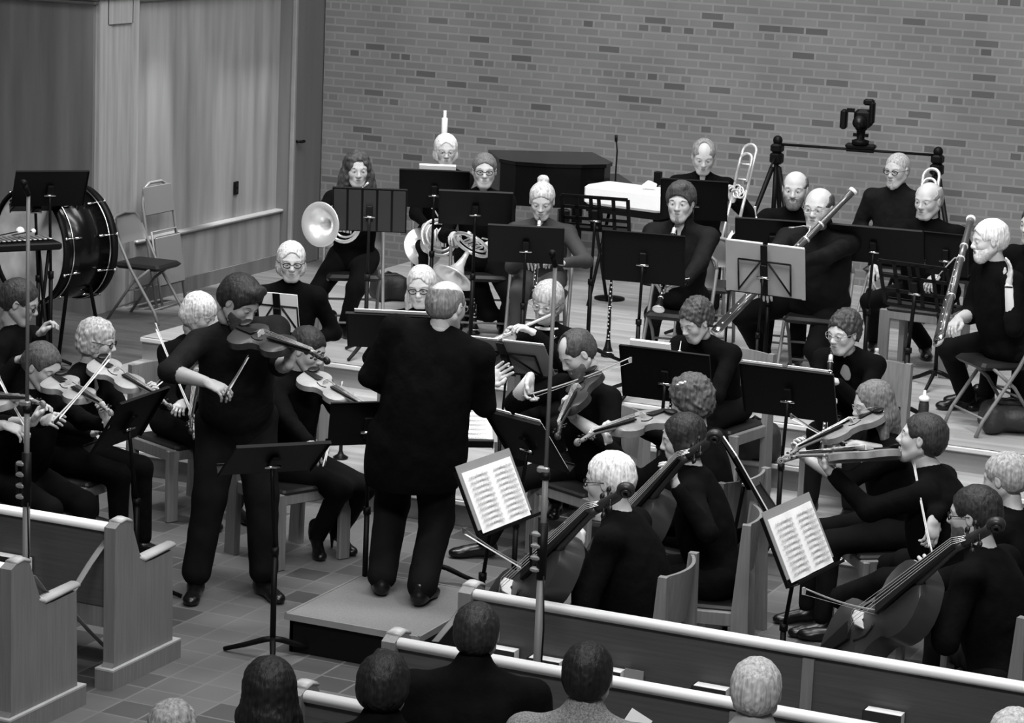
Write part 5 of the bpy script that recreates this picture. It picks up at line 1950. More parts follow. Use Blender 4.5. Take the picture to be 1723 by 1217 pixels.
hn = gh['H0']
hh = french_horn(near(hn, (578, 374, -0.30)), (-0.5, -0.1, 0.86), (0.15, 1, 0.1), 'x')
tag(hh, 'shining french horn with its bell beside the wavy haired player\'s knee', 'french horn')
hh = french_horn(near(gw['H0'], (738, 400, -0.32)), (-0.4, -0.2, -0.8), (0.1, 1, 0), 'x', M_BRASS)
tag(hh, 'french horn held low by the white haired woman', 'french horn')
hh = french_horn(near(gy['H0'], (794, 412, -0.30)), (-0.45, -0.8, 0.35), (0.5, 0.3, 0.7), 'x')
tag(hh, 'french horn lying bell down on the young woman\'s lap', 'french horn')
clarinet(near(gbu['H0'], (908, 366, -0.12)), near(gbu['H0'], (899, 500, -0.42)), 'clarinet played by the woman with the bun')
clarinet(near(gcn['H0'], (1136, 378, -0.13)), near(gcn['H0'], (1108, 520, -0.46)), 'clarinet of the man with the goatee')
clarinet(near(gcl['H0'], (1399, 590, -0.12)), near(gcl['H0'], (1386, 740, -0.35)), 'clarinet of the woman with pinned up hair')
clarinet(near(go['H0'], (1146, 574, -0.12)), near(go['H0'], (1128, 690, -0.36)), 'oboe of the woman with short wavy dark hair', kind='oboe')
bassoon(near(gbn['H0'], (1437, 320, -0.22)), near(gbn['H0'], (1216, 548, -0.42)), 'bassoon with a white bell ring slanting up to the brick wall', n=cdir(-0.63, 0.63, 0.42))
bassoon(*span(gwb['H0'], (1634, 368, 0.3), (1580, 580), 1.33, -1), 'bassoon held by the white bearded man', n=cdir(-0.7, 0, 0.6))
trombone(near(gt['H0'], (1264, 243, -0.08)), near(gt['H0'], (1226, 400, -0.18)), 'trombone held upright beside the fair haired man', n=cdir(0.85, 0.1, 0.5))
trombone(near(gbd['H0'], (1569, 284, 0.45)), near(gbd['H0'], (1552, 400, 0.35)), 'trombone showing its bows behind the bald man\'s head', n=cdir(0.9, 0.1, 0.4))
trumpet(near(gbe['H0'], (1270, 348, -0.2)), near(gbe['H0'], (1286, 460, -0.25)), 'trumpet held upright by the bearded trumpeter')

# ================================================================== stands and music
MS = {}
def ST(k, *a, **q):
    MS[k] = music_stand(*a, **q)
    return MS[k]
ST(1, 'ribbed grey music stand in front of the wavy haired horn player', (622, 353), 1.48, 0.48, 178, 20, kind='ribbed', m=M_DMETAL)
ST(2, 'black music stand below the white haired woman', (731, 318), 1.5, 0.48, 178, 28)
ST(3, 'black music stand in front of the young woman with the lap horn', (800, 350), 1.5, 0.48, 180, 38)
ST(4, 'black music stand hiding the clarinet of the woman with the bun', (885, 411), 1.36, 0.48, 178, 34)
ST(5, 'open lattice music stand between the bun and goatee clarinettists', (1002, 360), 1.5, 0.48, 168, 24, kind='grid', w=0.46, h=0.26)
ST(6, 'broad black music stand in front of the man with the goatee', (1083, 434), 1.38, 0.48, 168, 12, w=0.54, h=0.34)
ST(7, 'black music stand in front of the trombonist looking down', (1168, 336), 1.5, 0.48, 176, 24, w=0.48)
ST(8, 'folding wire music stand holding two grey folders', (1287, 455), 1.38, 0.48, 156, 10, kind='wire', w=0.50, h=0.33, pole=0.009)
on_stand(MS[8], 'folder', 'pair of grey card folders standing in front of the bassoonist', w=0.262, h=0.335)
ST(9, 'black music stand below the bearded trumpeter', (1300, 402), 1.42, 0.48, 176, 30)
ST(10, 'wide black music stand in front of the man with the cropped grey hair', (1470, 412), 1.45, 0.48, 170, 36, w=0.66)
ST(11, 'slotted black music stand leaning in front of the white bearded man', (1541, 482), 1.35, 0.48, 156, 26, kind='grid', w=0.46, h=0.32, pole=0.016)
ST(12, 'small black music stand beside the bald man\'s arm', (1592, 428), 1.38, 0.48, 165, 14, w=0.30, h=0.30)
ST(13, 'folding wire music stand behind the soloist\'s chin', (468, 526), 1.1, 0.16, 158, 14, kind='wire', w=0.36, h=0.26, pole=0.009)
on_stand(MS[13], 'sheets', 'pale sheet music on the wire stand behind the soloist\'s chin', w=0.26, h=0.25)
ST(14, 'black music stand behind the conductor\'s left shoulder', (655, 557), 1.10, 0.16, 176, 42)
on_stand(MS[14], 'sheets', 'white sheets lying on the stand behind the conductor\'s left shoulder', dy=0.035, dx=-0.02, w=0.44, h=0.31)
ST(15, 'folding wire music stand right of the conductor holding grey folders', (852, 602), 1.1, 0.16, 160, 46, kind='wire', w=0.52, h=0.33, pole=0.009)
on_stand(MS[15], 'folder', 'grey card folders lying open in front of the flute player', w=0.25)
ST(16, 'black music stand in front of the balding violist', (886, 742), 0.95, 0.0, 135, 38, w=0.42, h=0.36)
on_stand(MS[16], 'folder', 'grey folder on the balding violist\'s music stand', dy=0.01, w=0.19, h=0.35)
ST(17, 'black music stand in front of the woman with short wavy dark hair', (1121, 632), 1.03, 0.16, 160, 18, w=0.54)
on_stand(MS[17], 'sheets', 'thick white score standing on the black stand of the oboist', dx=0.09, dy=0.045, w=0.24, h=0.31, thick=0.02)
ST(18, 'black music stand with pale edged folder in front of the woman with pinned up hair', (1327, 661), 1.05, 0.16, 162, 25, w=0.54)
on_stand(MS[18], 'folder', 'grey folder on the stand of the woman with pinned up hair', dx=0.01, dy=0.01, w=0.24)
ST(19, 'music stand turned to the white haired cellist with open music', (833, 833), 0.9, 0.0, 60, 26)
on_stand(MS[19], 'open', 'open printed music in front of the white haired cellist')
ST(20, 'music stand turned to the lower right cellist with open music', (1345, 912), 0.9, 0.0, 66, 27)
on_stand(MS[20], 'open', 'open printed music in front of the dark haired cellist with glasses')
ST(21, 'black music stand seen edge on between the left violinists and the soloist', (218, 706), 0.95, 0.0, -120, 31)
on_stand(MS[21], 'sheets', 'sheet music on the stand of the left violinists', w=0.44, h=0.31)
ST(22, 'low flat music stand in the aisle in front of the soloist', (461, 771), 1.0, 0.0, 198, 54, w=0.47, h=0.36, legs=0.27, legyaw=60)
ST(23, 'music stand seen edge on above the tall backed wooden chair', (1252, 797), 0.95, 0.0, 100, 32)
on_stand(MS[23], 'sheets', 'sheets on the edge on stand above the tall backed chair', w=0.42, h=0.32)
ST(24, 'black music stand in front of the bass drum', (84, 317), 1.5, 0.17, -168, 34, w=0.5, h=0.32)
ST(25, 'low black tray stand with mallets in front of the bass drum', (62, 348), 1.3, 0.17, -165, 66, w=0.34, h=0.2)
ST(26, 'black music stand between the woman in heels and the conductor', (618, 712), 1.0, 0.0, 195, 12, w=0.40, h=0.24)
ST(27, 'conductor\'s wide music stand half hidden in front of him', (748, 706), 0.93, 0.0, 5, 50, w=0.50, h=0.36)
on_stand(MS[27], 'open', 'open score on the conductor\'s music stand', w=0.25, h=0.34)
on_stand(MS[2], 'sheets', 'thick pale book on the stand below the white haired woman', dx=-0.02, dy=0.05, w=0.26, h=0.30, thick=0.02)


# ================================================================== percussion corner
def bass_drum():
    c = atd(131, 406, 19.1)
    ax = heading(c, -51)
    r = empty('bass_drum', vec(c[0], c[1], 0.17), label='big black bass drum with a mottled skin on its stand at the left', cat='bass drum')
    o = c - vec(c[0], c[1], 0.17)
    R = np.stack([np.cross(ax, (0, 0, 1)), vec(0, 0, 1) * 1.0, ax], 1)
    R[:, 1] = np.cross(R[:, 2], R[:, 0])
    rad, dp = 0.40, 0.42
    m = MB(); m.lathe([(rad - 0.01, 0), (rad, 0.0), (rad, dp), (rad - 0.01, dp)], M_PIANO, c=o, R=R, n=56, caps=False); m.build('shell', r)
    for z, nm in ((dp + 0.012, 'front'), (-0.012, 'rear')):
        m = MB()
        m.lathe([(0.001, z), (rad - 0.005, z)], mat('calf_skin', 0.7, 0.6, var=0.3, scale=4.5), c=o, R=R, n=56, caps=False)
        m.build('drum_head', r)
    for z in (dp - 0.01, -0.03):
        m = MB(); m.lathe([(rad + 0.002, z), (rad + 0.022, z), (rad + 0.022, z + 0.045), (rad + 0.002, z + 0.045)], M_BMETAL, c=o, R=R, n=56, caps=False); m.build('hoop', r)
    for z in (dp - 0.05, 0.04):
        m = MB(); m.tube([o + R @ vec((rad + 0.016) * math.cos(t), (rad + 0.016) * math.sin(t), z) for t in np.linspace(0, 2 * math.pi, 57)[:-1]], 0.006, M_CHROME, 6, closed=True); m.build('counter_ring', r)
    for k in range(10):
        a = k * 2 * math.pi / 10 + 0.25
        u = vec(math.cos(a), math.sin(a), 0)
        for z, e in ((dp - 0.10, 1), (0.10, -1)):
            m = MB()
            m.cyl(o + R @ (u * (rad + 0.012) + vec(0, 0, z - 0.03)), o + R @ (u * (rad + 0.012) + vec(0, 0, z + 0.03)), 0.009, M_CHROME, 8)
            m.cyl(o + R @ (u * (rad + 0.016) + vec(0, 0, z)), o + R @ (u * (rad + 0.024) + vec(0, 0, z + e * 0.13)), 0.0035, M_CHROME, 6)
            m.ball(o + R @ (u * (rad + 0.028) + vec(0, 0, z + e * 0.12)), 0.013, M_CHROME, 8)
            m.build('tension_rod', r)
    for e in (-1, 1):
        m = MB()
        base = o + R @ vec(e * 0.22, -rad * 0.86, dp / 2)
        m.tube([base, base + R @ vec(e * 0.05, -0.06, 0.0), vec(*(o[:2] + (R @ vec(e * 0.30, 0, dp / 2 + 0.2))[:2]), 0.02)], 0.014, M_BMETAL, 8)
        m.tube([base, vec(*(o[:2] + (R @ vec(e * 0.30, 0, dp / 2 - 0.2))[:2]), 0.02)], 0.014, M_BMETAL, 8)
        m.build('stand_leg', r)
    m = MB()
    m.tube([o + R @ vec(-0.3, -rad - 0.03, dp / 2), o + R @ vec(0, -rad - 0.06, dp / 2), o + R @ vec(0.3, -rad - 0.03, dp / 2)], 0.018, M_BMETAL, 8)
    m.build('cradle', r)


bass_drum()


def glockenspiel():
    c = onz(12, 404, 1.18)
    r = empty('glockenspiel', vec(c[0], c[1], 0.17), label='glockenspiel with pale bars at the left edge in front of the bass drum', cat='glockenspiel')
    f = heading(c, 20)
    R = np.stack([np.cross((0, 0, 1), f), f, vec(0, 0, 1)], 1)
    o = vec(0, 0, c[2] - 0.17)
    m = MB()
    m.box(o - vec(0, 0, 0.03), (0.66, 0.34, 0.05), M_BMETAL, R, bevel=0.01)
    m.build('frame', r)
    for k in range(16):
        m = MB(); m.box(o + R @ vec(-0.29 + k * 0.038, 0.0, 0.008), (0.026, 0.28 - k * 0.008, 0.009), M_STEEL, R, bevel=0.003); m.build('bar', r)
    for e in (-1, 1):
        m = MB()
        m.cyl(o + R @ vec(e * 0.26, -0.1, -0.05), R @ vec(e * 0.26, 0.16, 0), 0.012, M_BMETAL, 8)
        m.cyl(o + R @ vec(e * 0.26, 0.1, -0.05), R @ vec(e * 0.26, -0.16, 0), 0.012, M_BMETAL, 8)
        m.build('stand_leg', r)


glockenspiel()


def mallet(a, b, label, hv=0.8, rad=0.022):
    r = empty('mallet', a, label=label, cat='mallet', group='mallets by the bass drum')
    b = b - a
    m = MB(); m.cyl((0, 0, 0), b, 0.0045, M_EBONY, 8); m.build('shaft', r)
    m = MB(); m.ball(b, (rad, rad, rad), mat('white_felt', hv, 0.95), 12); m.build('head', r)


mallet(onz(-10, 398, 1.23), onz(34, 389, 1.24), 'mallet with a white felt head on the glockenspiel', rad=0.03)
mallet(onz(20, 396, 1.23), onz(56, 389, 1.24), 'smaller white headed mallet beside the glockenspiel', rad=0.018)
def roll_(px, lab):
    a, b = [near(onz(62, 340, 1.36), q) for q in px]
    r = empty('drum_stick', a, label=lab, cat='drum stick')
    m = MB(); m.cyl((0, 0, 0), b - a, 0.011, M_PAPER, 10); m.ball(b - a, 0.012, M_PAPER, 8); m.build('shaft', r)
roll_(((35, 336), (47, 332)), 'short white stick on the tray stand, left one')
roll_(((50, 332), (63, 328)), 'short white stick on the tray stand, right one')

# folding chairs by the drum
c1 = vec(-10.86, 17.27, 0.17)
put_chair('folding', c1, vec(1, 0.05, 0), 'empty folding chair with a dark vinyl seat beside the bass drum')
def folded_chair():
    r = empty('folded_chair', (-10.98, 17.86, 0.17), label='pale folding chair folded flat, leaning on the oak wall behind the empty chair', cat='chair')
    r.rotation_euler = (0, -0.14, 0)
    W = 0.22
    m = MB()
    arch = [(0, -W, 0), (-0.02, -W, 0.5), (-0.03, -W, 0.86), (-0.03, -W * .8, 0.97), (-0.03, -W * .4, 1.01), (-0.03, W * .4, 1.01), (-0.03, W * .8, 0.97), (-0.03, W, 0.86), (-0.02, W, 0.5), (0, W, 0)]
    m.tube(arch, 0.0125, M_CHAIRM, 8); m.build('front_frame', r)
    m = MB()
    m.tube([(0.03, -W + .04, 0.03), (0.0, -W + .04, 0.62), (0.0, W - .04, 0.62), (0.03, W - .04, 0.03)], 0.0115, M_CHAIRM, 8); m.build('rear_frame', r)
    m = MB(); m.box((-0.02, 0, 0.87), (0.016, W * 1.9, 0.23), M_CHAIRM, bevel=0.006); m.build('backrest', r)
    m = MB(); m.box((0.028, 0, 0.38), (0.03, W * 1.7, 0.40), M_CHAIRM, bevel=0.012); m.build('seat', r)


folded_chair()
c3 = onz(1062, 470, 0.48) - vec(0, 0.9, 0)
put_chair('folding', vec(-6.25, 17.35, 0.48), heading((-6.25, 17.35, 0), 175), 'pale folding chair turned away behind the lattice stand')

# ================================================================== behind the back row
def piano():
    c = onz(926, 265, 1.46)
    r = empty('piano', vec(c[0], c[1], 0.48), label='black piano standing along the brick wall', cat='piano')
    f = heading(c, 10)
    R = np.stack([np.cross((0, 0, 1), f), f, vec(0, 0, 1)], 1)
    pts = [(-0.46, -0.75), (0.46, -0.75), (0.50, 0.30), (0.42, 0.52), (0.20, 0.62), (-0.10, 0.60), (-0.35, 0.45), (-0.46, 0.2)]
    pts = [(x * 0.93, y * 0.62) for x, y in pts]
    m = MB(); m.prism(pts, 0.62, 0.94, M_PIANO, R=R); m.build('case', r)
    m = MB(); m.prism([(x * 1.03, y * 1.03) for x, y in pts], 0.945, 0.975, M_PIANO, R=R); m.build('lid', r)
    m = MB(); m.box(R @ vec(0.52, 0.1, 0.80), (0.26, 0.9, 0.035), M_PIANO, R, bevel=0.01); m.box(R @ vec(0.45, 0.1, 0.70), (0.16, 0.84, 0.16), M_PIANO, R); m.build('key_shelf', r)
    for x, y in ((-0.32, -0.55), (0.34, -0.55), (0.05, 0.45)):
        m = MB(); m.box(R @ vec(x, y, 0.31), (0.09, 0.09, 0.62), M_PIANO, R, bevel=0.01); m.build('leg', r)


piano()


def white_table():
    a, b = onz(984, 310, 1.42), onz(1112, 326, 1.42)
    L_ = np.linalg.norm((b - a)[:2])
    x = nrm((b - a) * vec(1, 1, 0))
    y = np.cross((0, 0, 1), x)
    R = np.stack([x, y, vec(0, 0, 1)], 1)
    c = (a + b) / 2
    r = empty('keyboard_case', vec(c[0], c[1], 0.48), label='long white box with a dark underside standing behind the lattice stand', cat='white case')
    hz = 1.42 - 0.48
    m = MB(); m.box(R @ vec(0, 0.16, hz - 0.075), (L_, 0.36, 0.15), M_WHITE, R, bevel=0.02); m.build('box', r)
    m = MB(); m.box(R @ vec(0, 0.16, hz - 0.18), (L_ * 0.94, 0.32, 0.05), M_BMETAL, R); m.build('under_frame', r)
    for e in (-1, 1):
        m = MB()
        m.cyl(R @ vec(e * L_ * 0.4, 0.04, hz - 0.2), R @ vec(e * L_ * 0.4, 0.3, 0.0), 0.014, M_BMETAL, 8)
        m.cyl(R @ vec(e * L_ * 0.4, 0.28, hz - 0.2), R @ vec(e * L_ * 0.4, 0.02, 0.0), 0.014, M_BMETAL, 8)
        m.build('stand_leg', r)
    r2 = empty('duster', c + R @ vec(0.16, 0.12, 0.012) * 1.0, label='crumpled white cloth lying on the long white box', cat='cloth')
    b_ = Blob(); b_.cap((-0.04, 0, 0.01), (0.0, 0, 0.03), 0.02, 0.024); b_.cap((0, 0, 0.03), (0.05, 0.0, 0.028), 0.024, 0.016)
    m = MB(); V, Fq = b_.mesh(0.006, 0.002, 120); m.add(V, Fq, M_PAPER); m.build('cloth', r2)


white_table()


def candle(px, top, z0, h, rad, label, stand_z=0.48):
    c = onz(px, top, z0 + h)
    r = empty('candlestick', vec(c[0], c[1], stand_z), label=label, cat='candle', group=None)
    zb = z0 - stand_z
    m = MB(); m.lathe([(0.12, 0), (0.12, 0.02), (0.02, 0.05), (0.015, zb - 0.05), (0.05, zb - 0.02), (0.05, zb)], M_BMETAL, n=20); m.build('candle_stand', r)
    m = MB(); m.lathe([(rad, zb), (rad, zb + h * 0.82), (rad * 0.5, zb + h * 0.84), (rad * 0.5, zb + h)], M_CANDLE, n=16); m.build('candle', r)


candle(749, 186, 1.35, 0.36, 0.026, 'tall white altar candle rising behind the white haired woman\'s head')
candle(1187, 224, 1.35, 0.26, 0.016, 'white candle rising behind the head of the trombonist looking down')


def tealight(px, py, z, label):
    c = onz(px, py, z)
    r = empty('bright_lamp', c, label=label, cat='lamp')
    m = MB(); m.lathe([(0.008, -0.05), (0.012, -0.04), (0.030, -0.02), (0.032, 0.0), (0.022, 0.025), (0.006, 0.05), (0.001, 0.06)], M_WHITE, n=16); m.build('bulb', r)
    m = MB(); m.cyl((0, 0, -0.05), (0, 0, 0.48 - c[2]), 0.008, M_BMETAL); m.lathe([(0.07, 0.48 - c[2]), (0.07, 0.495 - c[2]), (0.01, 0.51 - c[2])], M_BMETAL, n=16); m.build('stem', r)


tealight(1231, 402, 1.30, 'white drop shaped lamp above the left grey folder')


def slider():
    zt = 1.72
    a, b = onz(1307, 243, zt), onz(1577, 262, zt)
    x = nrm(b - a)
    r = empty('camera_slider', vec(a[0], a[1], 0.48), label='black camera slider rail carried by two tripods before the brick wall', cat='camera slider')
    o = -vec(a[0], a[1], 0.48)
    m = MB(); m.cyl(a + o, b + o, 0.008, M_BMETAL, 8); m.cyl(a + o + vec(0, 0.05, 0), b + o + vec(0, 0.05, 0), 0.008, M_BMETAL, 8); m.build('rail', r)
    for p, nm in ((a, 0), (b, 1)):
        q = p + o
        m = MB(); m.box(q + vec(0, 0.02, -0.03), (0.09, 0.10, 0.07), M_BMETAL, bevel=0.015); m.ball(q + vec(0, 0.02, 0.03), 0.04, M_BMETAL, 10); m.box(q + vec(0, 0.02, -0.11), (0.10, 0.09, 0.10), M_BMETAL, bevel=0.02)
        m.cyl(q + vec(0.0, 0.02, -0.08), q + vec(0.02, -0.18, -0.16), 0.008, M_BMETAL, 6)
        m.build('tripod_head', r)
        m = MB(); m.cyl(q + vec(0, 0.02, -0.12), q + vec(0, 0.02, -0.75), 0.02 if nm == 0 else 0.03, M_BMETAL, 10); m.build('centre_column', r)
        for k in range(3):
            t = (90 + 120 * k) * D2R
            u = vec(math.cos(t), math.sin(t), 0)
            m = MB(); m.tube([q + vec(0, 0.02, -0.18) + u * 0.03, vec(q[0], q[1] + 0.02, 0.0) + u * 0.38], [0.022, 0.012], M_BMETAL, 8); m.build('tripod_leg', r)
    c = onz(1461, 238, zt + 0.02)
    c = a + x * ((c - a) @ x)
    r = empty('camera', c, label='black video camera with a flip screen on the slider rail', cat='camera')
    X = nrm(x * vec(1, 1, 0)); Y = np.cross((0, 0, 1), X)
    R = np.stack([X, Y, vec(0, 0, 1)], 1)
    m = MB(); m.box((0, 0.02, 0.025), (0.20, 0.09, 0.03), M_BMETAL, R, bevel=0.01); m.cyl(R @ vec(-0.09, 0.02, 0.0), R @ vec(0.09, 0.02, 0.0), 0.016, M_BMETAL); m.build('carriage', r)
    m = MB(); m.lathe([(0.055, 0.04), (0.058, 0.065), (0.025, 0.075), (0.03, 0.13), (0.04, 0.14), (0.04, 0.15)], M_BMETAL, n=18); m.box((0.0, 0, 0.10), (0.10, 0.03, 0.02), M_BMETAL, R); m.build('ball_head', r)
    m = MB(); m.box(R @ vec(0.01, 0, 0.21), (0.12, 0.10, 0.12), M_BMETAL, R, bevel=0.02); m.box(R @ vec(0.065, 0, 0.25), (0.035, 0.08, 0.15), M_BMETAL, R, bevel=0.012); m.box(R @ vec(0.04, 0, 0.32), (0.07, 0.06, 0.04), M_BMETAL, R, bevel=0.01); cb = m.build('body', r)
    m = MB(); m.cyl(R @ vec(0.0, -0.04, 0.20), R @ vec(0.0, -0.15, 0.195), 0.042, M_BMETAL, 18); m.cyl(R @ vec(0.0, -0.15, 0.195), R @ vec(0.0, -0.155, 0.195), 0.03, M_PLASTIC, 18); m.build('lens', cb)
    m = MB(); m.box(R @ vec(-0.115, -0.02, 0.20), (0.045, 0.08, 0.13), M_BMETAL, R, bevel=0.012); m.box(R @ vec(-0.075, -0.01, 0.26), (0.05, 0.03, 0.025), M_BMETAL, R); m.build('flip_screen', cb)
    r.scale = (1.18, 1.18, 1.18)


slider()


def thin_mic(px, top, ztop, floor_z, label):
    c = onz(px, top, ztop)
    r = empty('microphone_stand', vec(c[0], c[1], floor_z), label=label, cat='microphone stand')
    h = ztop - floor_z
    m = MB(); m.tube([(0, 0, 0.02), (0, 0, h - 0.25), (0.003, 0, h - 0.1), (-0.01, 0, h - 0.02)], 0.007, M_BMETAL, 8); m.build('pole', r)
    m = MB(); m.cyl((-0.01, 0, h - 0.03), (-0.012, 0, h + 0.02), 0.012, M_BMETAL, 10); m.build('microphone', r)
    m = MB(); m.lathe([(0.12, 0), (0.12, 0.015), (0.02, 0.03)], M_BMETAL, n=20); m.build('base', r)


thin_mic(1039, 232, 1.75, 0.48, 'thin black gooseneck microphone stand before the brick wall')
r = empty('loudspeaker', onz(1107, 300, 1.35), label='small black loudspeaker box left of the trombonist looking down', cat='loudspeaker')
m = MB(); m.box((0, 0, 0), (0.055, 0.06, 0.11), M_BMETAL, bevel=0.006); m.build('cabinet', r)
m = MB(); m.cyl((0, 0, -0.055), (0, 0, 0.48 - r.location[2]), 0.008, M_BMETAL); m.lathe([(0.09, 0.48 - r.location[2]), (0.09, 0.495 - r.location[2])], M_BMETAL, n=16); m.build('stand', r)


# ================================================================== tall microphone stands
def mic_tower(px_a, px_b, za, label):
    """px_a a point of the pole at height za, px_b the top"""
    A = onz(px_a[0], px_a[1], za)
    # the top lies straight above A
    best = min((abs((atd(0, 0, 1) * 0)[0]) + abs(proj_y(vec(A[0], A[1], z)) - px_b[1]), z) for z in np.linspace(1.4, 3.6, 221))
    zt = best[1]
    r = empty('tall_microphone_stand', vec(A[0], A[1], 0), label=label, cat='microphone stand')
    m = MB(); m.cyl((0, 0, 0.1), (0, 0, 1.05), 0.0165, M_POLE, 12); m.build('lower_tube', r)
    m = MB(); m.cyl((0, 0, 1.03), (0, 0, 1.46), 0.0125, M_POLE, 12); m.build('middle_tube', r)
    m = MB(); m.cyl((0, 0, 1.44), (0, 0, zt), 0.0085, M_POLE, 12); m.build('upper_tube', r)
    m = MB()
    m.box((-0.012, 0, 1.46), (0.05, 0.03, 0.026), M_STEEL, bevel=0.006); m.cyl((0.0, 0, 1.42), (0, 0, 1.45), 0.019, M_BMETAL)
    m.build('upper_clamp', r)
    m = MB()
    m.cyl((0, 0, 1.0), (0, 0, 1.24), 0.021, M_BMETAL)
    for k in range(4): m.box((-0.022, -0.01, 1.04 + k * 0.05), (0.045, 0.03, 0.02), M_STEEL, bevel=0.006)
    m.cyl((-0.045, 0, 1.02), (-0.055, 0, 1.18), 0.006, M_BMETAL)
    m.build('clamp_bundle', r)
    m = MB(); m.tube([(0.02, -0.02, 1.02), (0.035, -0.03, 0.8), (0.03, -0.03, 0.5), (0.042, -0.02, 0.3), (0.03, -0.03, 0.12), (0.1, -0.1, 0.012)], 0.004, M_BMETAL, 6); m.build('cable', r)
    for k in range(3):
        t = (30 + 120 * k) * D2R
        t += 2.6
        u = vec(math.cos(t), math.sin(t), 0)
        m = MB(); m.tube([vec(0, 0, 0.42) + u * 0.02, u * 0.15 + vec(0, 0, 0.015)], 0.009, M_POLE, 8); m.build('leg', r)
    m = MB(); m.cyl((0, 0, zt), (0, -0.03, zt + 0.05), 0.012, M_BMETAL); m.ball((0, -0.035, zt + 0.055), 0.016, M_BMETAL, 10); m.build('microphone', r)


def proj_y(p):
    d = p - CAM
    return IMG_H / 2 - F_PX * (d @ UP) / (d @ FW)


mic_tower((905, 1085), (939, 448), 0.72, 'tall grey microphone stand rising between the first two right pews')
mic_tower((44, 925), (75, 330), 0.80, 'tall grey microphone stand rising behind the front left pew')

# ================================================================== instrument pegs, bags, bottles
def peg(px, py, z, label):
    c = onz(px, py, z)
    r = empty('instrument_peg', c, label=label, cat='instrument peg')
    m = MB(); m.lathe([(0.045, 0), (0.048, 0.012), (0.02, 0.03), (0.012, 0.05), (0.01, 0.17), (0.006, 0.18)], M_EBONY, n=16); m.build('peg', r)
    return c


c = peg(1022, 600, 0.48, 'dark peg under the upright clarinet between the chairs')
clarinet(c + vec(0, 0, 0.70), c + vec(0, 0, 0.04), 'clarinet standing upright on a peg left of the goatee clarinettist')
c = peg(797, 562, 0.48, 'dark peg under the upright clarinet behind the conductor\'s head')
clarinet(c + vec(0, 0, 0.70), c + vec(0, 0, 0.04), 'clarinet standing upright on a peg behind the conductor\'s head')
peg(573, 772, 0.16, 'black flute peg standing on the lowest step by the woman in heels')


def bag(px, py, z, size, label, az, name='instrument_bag'):
    c = onz(px, py, z)
    f = heading(c, az)
    r = empty(name, c, label=label, cat='bag')
    R = np.stack([np.cross((0, 0, 1), f), f, vec(0, 0, 1)], 1)
    b = Blob()
    sx, sy, sz = size
    for x in (-1, 1):
        for y in (-1, 1):
            b.cap(R @ vec(x * sx * .36, y * sy * .3, sz * .3), R @ vec(x * sx * .34, y * sy * .28, sz * .66), sz * .3, sz * .27, k=0.08)
    b.ell(vec(0, 0, sz * .5), (sx * .48, sy * .46, sz * .46), R, k=0.06)
    b.half((0, 0, 0.004), (0, 0, -1))
    V, Fq = b.mesh(0.014, 0.003, 30)
    m = MB(); m.add(V, Fq, mat('black_nylon', 0.014, 0.6, bump=0.6, scale=30)); m.build('pouch', r)
    m = MB(); m.box(R @ vec(0, -0.0, sz * 0.97), (sx * .55, sy * .4, 0.03), M_VINYL, R, bevel=0.01); m.build('top_flap', r)
    m = MB(); m.tube([R @ vec(-sx * .3, 0, sz * .9), R @ vec(-sx * .1, sy * .1, sz * 1.12), R @ vec(sx * .2, 0, sz * .95)], 0.009, M_VINYL, 8); m.build('handle', r)


bag(1706, 728, 0.48, (0.44, 0.30, 0.20), 'black nylon case lying on the stage at the right edge', 10)
bag(655, 505, 0.48, (0.24, 0.18, 0.20), 'dark bag under the chair of the wavy haired horn player', 20)
bag(1272, 772, 0.32, (0.22, 0.2, 0.24), 'dark bag on the step behind the black stand of the woman with pinned up hair', 0)


def bottle(px, py, z, label, v=M_GLASS, dark=False):
    c = onz(px, py, z)
    r = empty('water_bottle', c, label=label, cat='bottle')
    m = MB(); m.lathe([(0.030, 0), (0.033, 0.01), (0.033, 0.13), (0.028, 0.155), (0.013, 0.175), (0.013, 0.185)], M_BFOLDER if dark else v, n=16); m.build('flask', r)
    m = MB()
    if dark: m.lathe([(0.034, 0.16), (0.036, 0.178), (0.022, 0.19), (0.010, 0.195), (0.009, 0.225)], M_WHITE, n=16)
    else: m.lathe([(0.015, 0.183), (0.015, 0.203), (0.012, 0.206)], M_WHITE, n=14)
    m.build('cap', r)


bottle(1472, 636, 0.48, 'clear water bottle standing behind the woman with pinned up hair')
bottle(1552, 716, 0.48, 'dark bottle with a white cap by the white bearded man\'s shoe', dark=True)

# ================================================================== hymnals and straps on the pews
for (px, py, lab, w) in ((848, 1100, 'hymnal in the front pew rack left of the tall microphone stand', 0.12), (918, 1117, 'hymnal in the front pew rack just right of the tall microphone stand', 0.15), (1033, 1136, 'hymnal in the front pew rack right of the tweed jacketed head', 0.08), (1196, 1164, 'hymnal standing left of the white haired listener', 0.15), (1487, 1206, 'hymnal in the front pew rack at the lower right', 0.16)):
    r0 = ray(px, py)
    t = (9.91 - 0.045 - CAM[1]) / r0[1]
    c = CAM + r0 * t
    hymnal(c[0], c[1], c[2] - 0.085, lab, w)
r0 = ray(1067, 1135); c = CAM + r0 * ((9.87 - CAM[1]) / r0[1])
r = empty('card_envelope', c, label='pale card standing in the front pew rack beside the tweed jacketed listener', cat='card')
m = MB(); m.box((0, 0, -0.03), (0.085, 0.003, 0.10), M_FOLDER); m.build('card', r)
r0 = ray(16, 938); c = CAM + r0 * ((9.94 - CAM[1]) / r0[1])
hymnal(c[0], c[1], c[2] - 0.10, 'hymnal in the front left pew rack at the left edge', 0.22)


def strap(pts, label, w=0.018):
    pts = [vec(p) for p in pts]
    c = pts[0].copy()
    r = empty('strap', c, label=label, cat='strap', group=None)
    m = MB()
    m.tube([p - c for p in pts], [(0.002, w)] * len(pts), mat('webbing', 0.13, 0.8), 8)
    m.build('webbing', r)


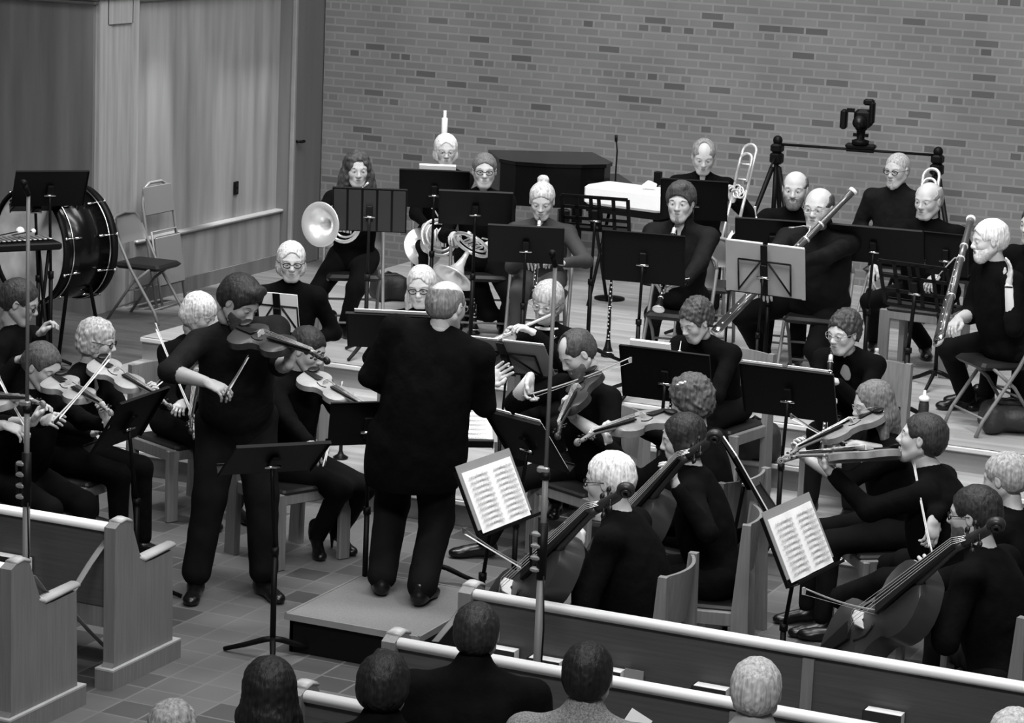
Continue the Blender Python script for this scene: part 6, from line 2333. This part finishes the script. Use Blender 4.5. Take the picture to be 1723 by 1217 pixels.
def onx(px, py, x):
    q = ray(px, py)
    return CAM + q * ((x - CAM[0]) / q[0])


strap([onx(196, 884, -6.46), onx(150, 950, -6.47), onx(112, 1012, -6.45), onx(96, 1010, -6.42)], 'webbing strap slung from the front left pew down to the armrest of the second pew')
strap([onx(54, 968, -6.42), onx(72, 992, -6.44), onx(92, 1008, -6.43)], 'short strap on the end of the second left pew')
strap([onx(122, 1030, -6.47), onx(150, 1062, -6.47), onx(186, 1098, -6.47)], 'strap slanting to the foot of the front left pew')
strap([onx(796, 1000, -4.60), onx(770, 1035, -4.62), onx(732, 1080, -4.62)], 'strap slanting down at the end of the front right pew')


def programme(px, py, z, R, size, label):
    c = onz(px, py, z)
    r = empty('concert_programme', c, label=label, cat='programme')
    m = MB(); m.box((0, 0, 0), (size[0], size[1], 0.003), M_PAPER, R); m.build('sheet', r)


programme(1068, 1222, 0.82, frame(cdir(0.5, 0.75, 0), cdir(0.3, 0.2, 1)), (0.10, 0.09), 'white programme corner held up at the bottom edge beside the tweed jacketed listener')


# ================================================================== groups of look-alike kinds
GROUPS = {'music stand': 'music stands of the orchestra', 'violin': 'violins in the orchestra', 'viola': 'violas in the orchestra', 'cello': 'cellos behind the front pew',
          'bow': 'bows of the string players', 'pew': 'wooden pews with pale top rails', 'french horn': 'french horns of the back row', 'clarinet': 'clarinets on and off their pegs',
          'bassoon': 'bassoons of the back row', 'trombone': 'trombones before the brick wall', 'folder': 'grey music folders on stands', 'sheet music': 'sheet music on stands',
          'strap': 'straps on the pew ends', 'bag': 'dark bags on the stage', 'bottle': 'bottles standing on the stage', 'instrument peg': 'black instrument pegs', 'candle': 'white candles before the brick wall',
          'drum stick': 'white sticks on the tray stand'}
for _o in list(COL.objects):
    if _o.parent is None and 'category' in _o and 'group' not in _o:
        c_ = _o['category']
        n_ = _o.name.split('.')[0]
        if n_ == 'folding_chair': _o['group'] = 'folding chairs on the stage and by the oak wall'
        elif n_ == 'wooden_chair': _o['group'] = 'wooden church chairs of the orchestra'
        elif n_ == 'listener': _o['group'] = 'listeners in the pews'
        elif c_ == 'person' and n_ not in ('conductor', 'soloist'): _o['group'] = 'orchestra players dressed in black'
        elif n_ == 'tall_microphone_stand': _o['group'] = 'tall grey microphone stands'
        elif c_ in GROUPS: _o['group'] = GROUPS[c_]
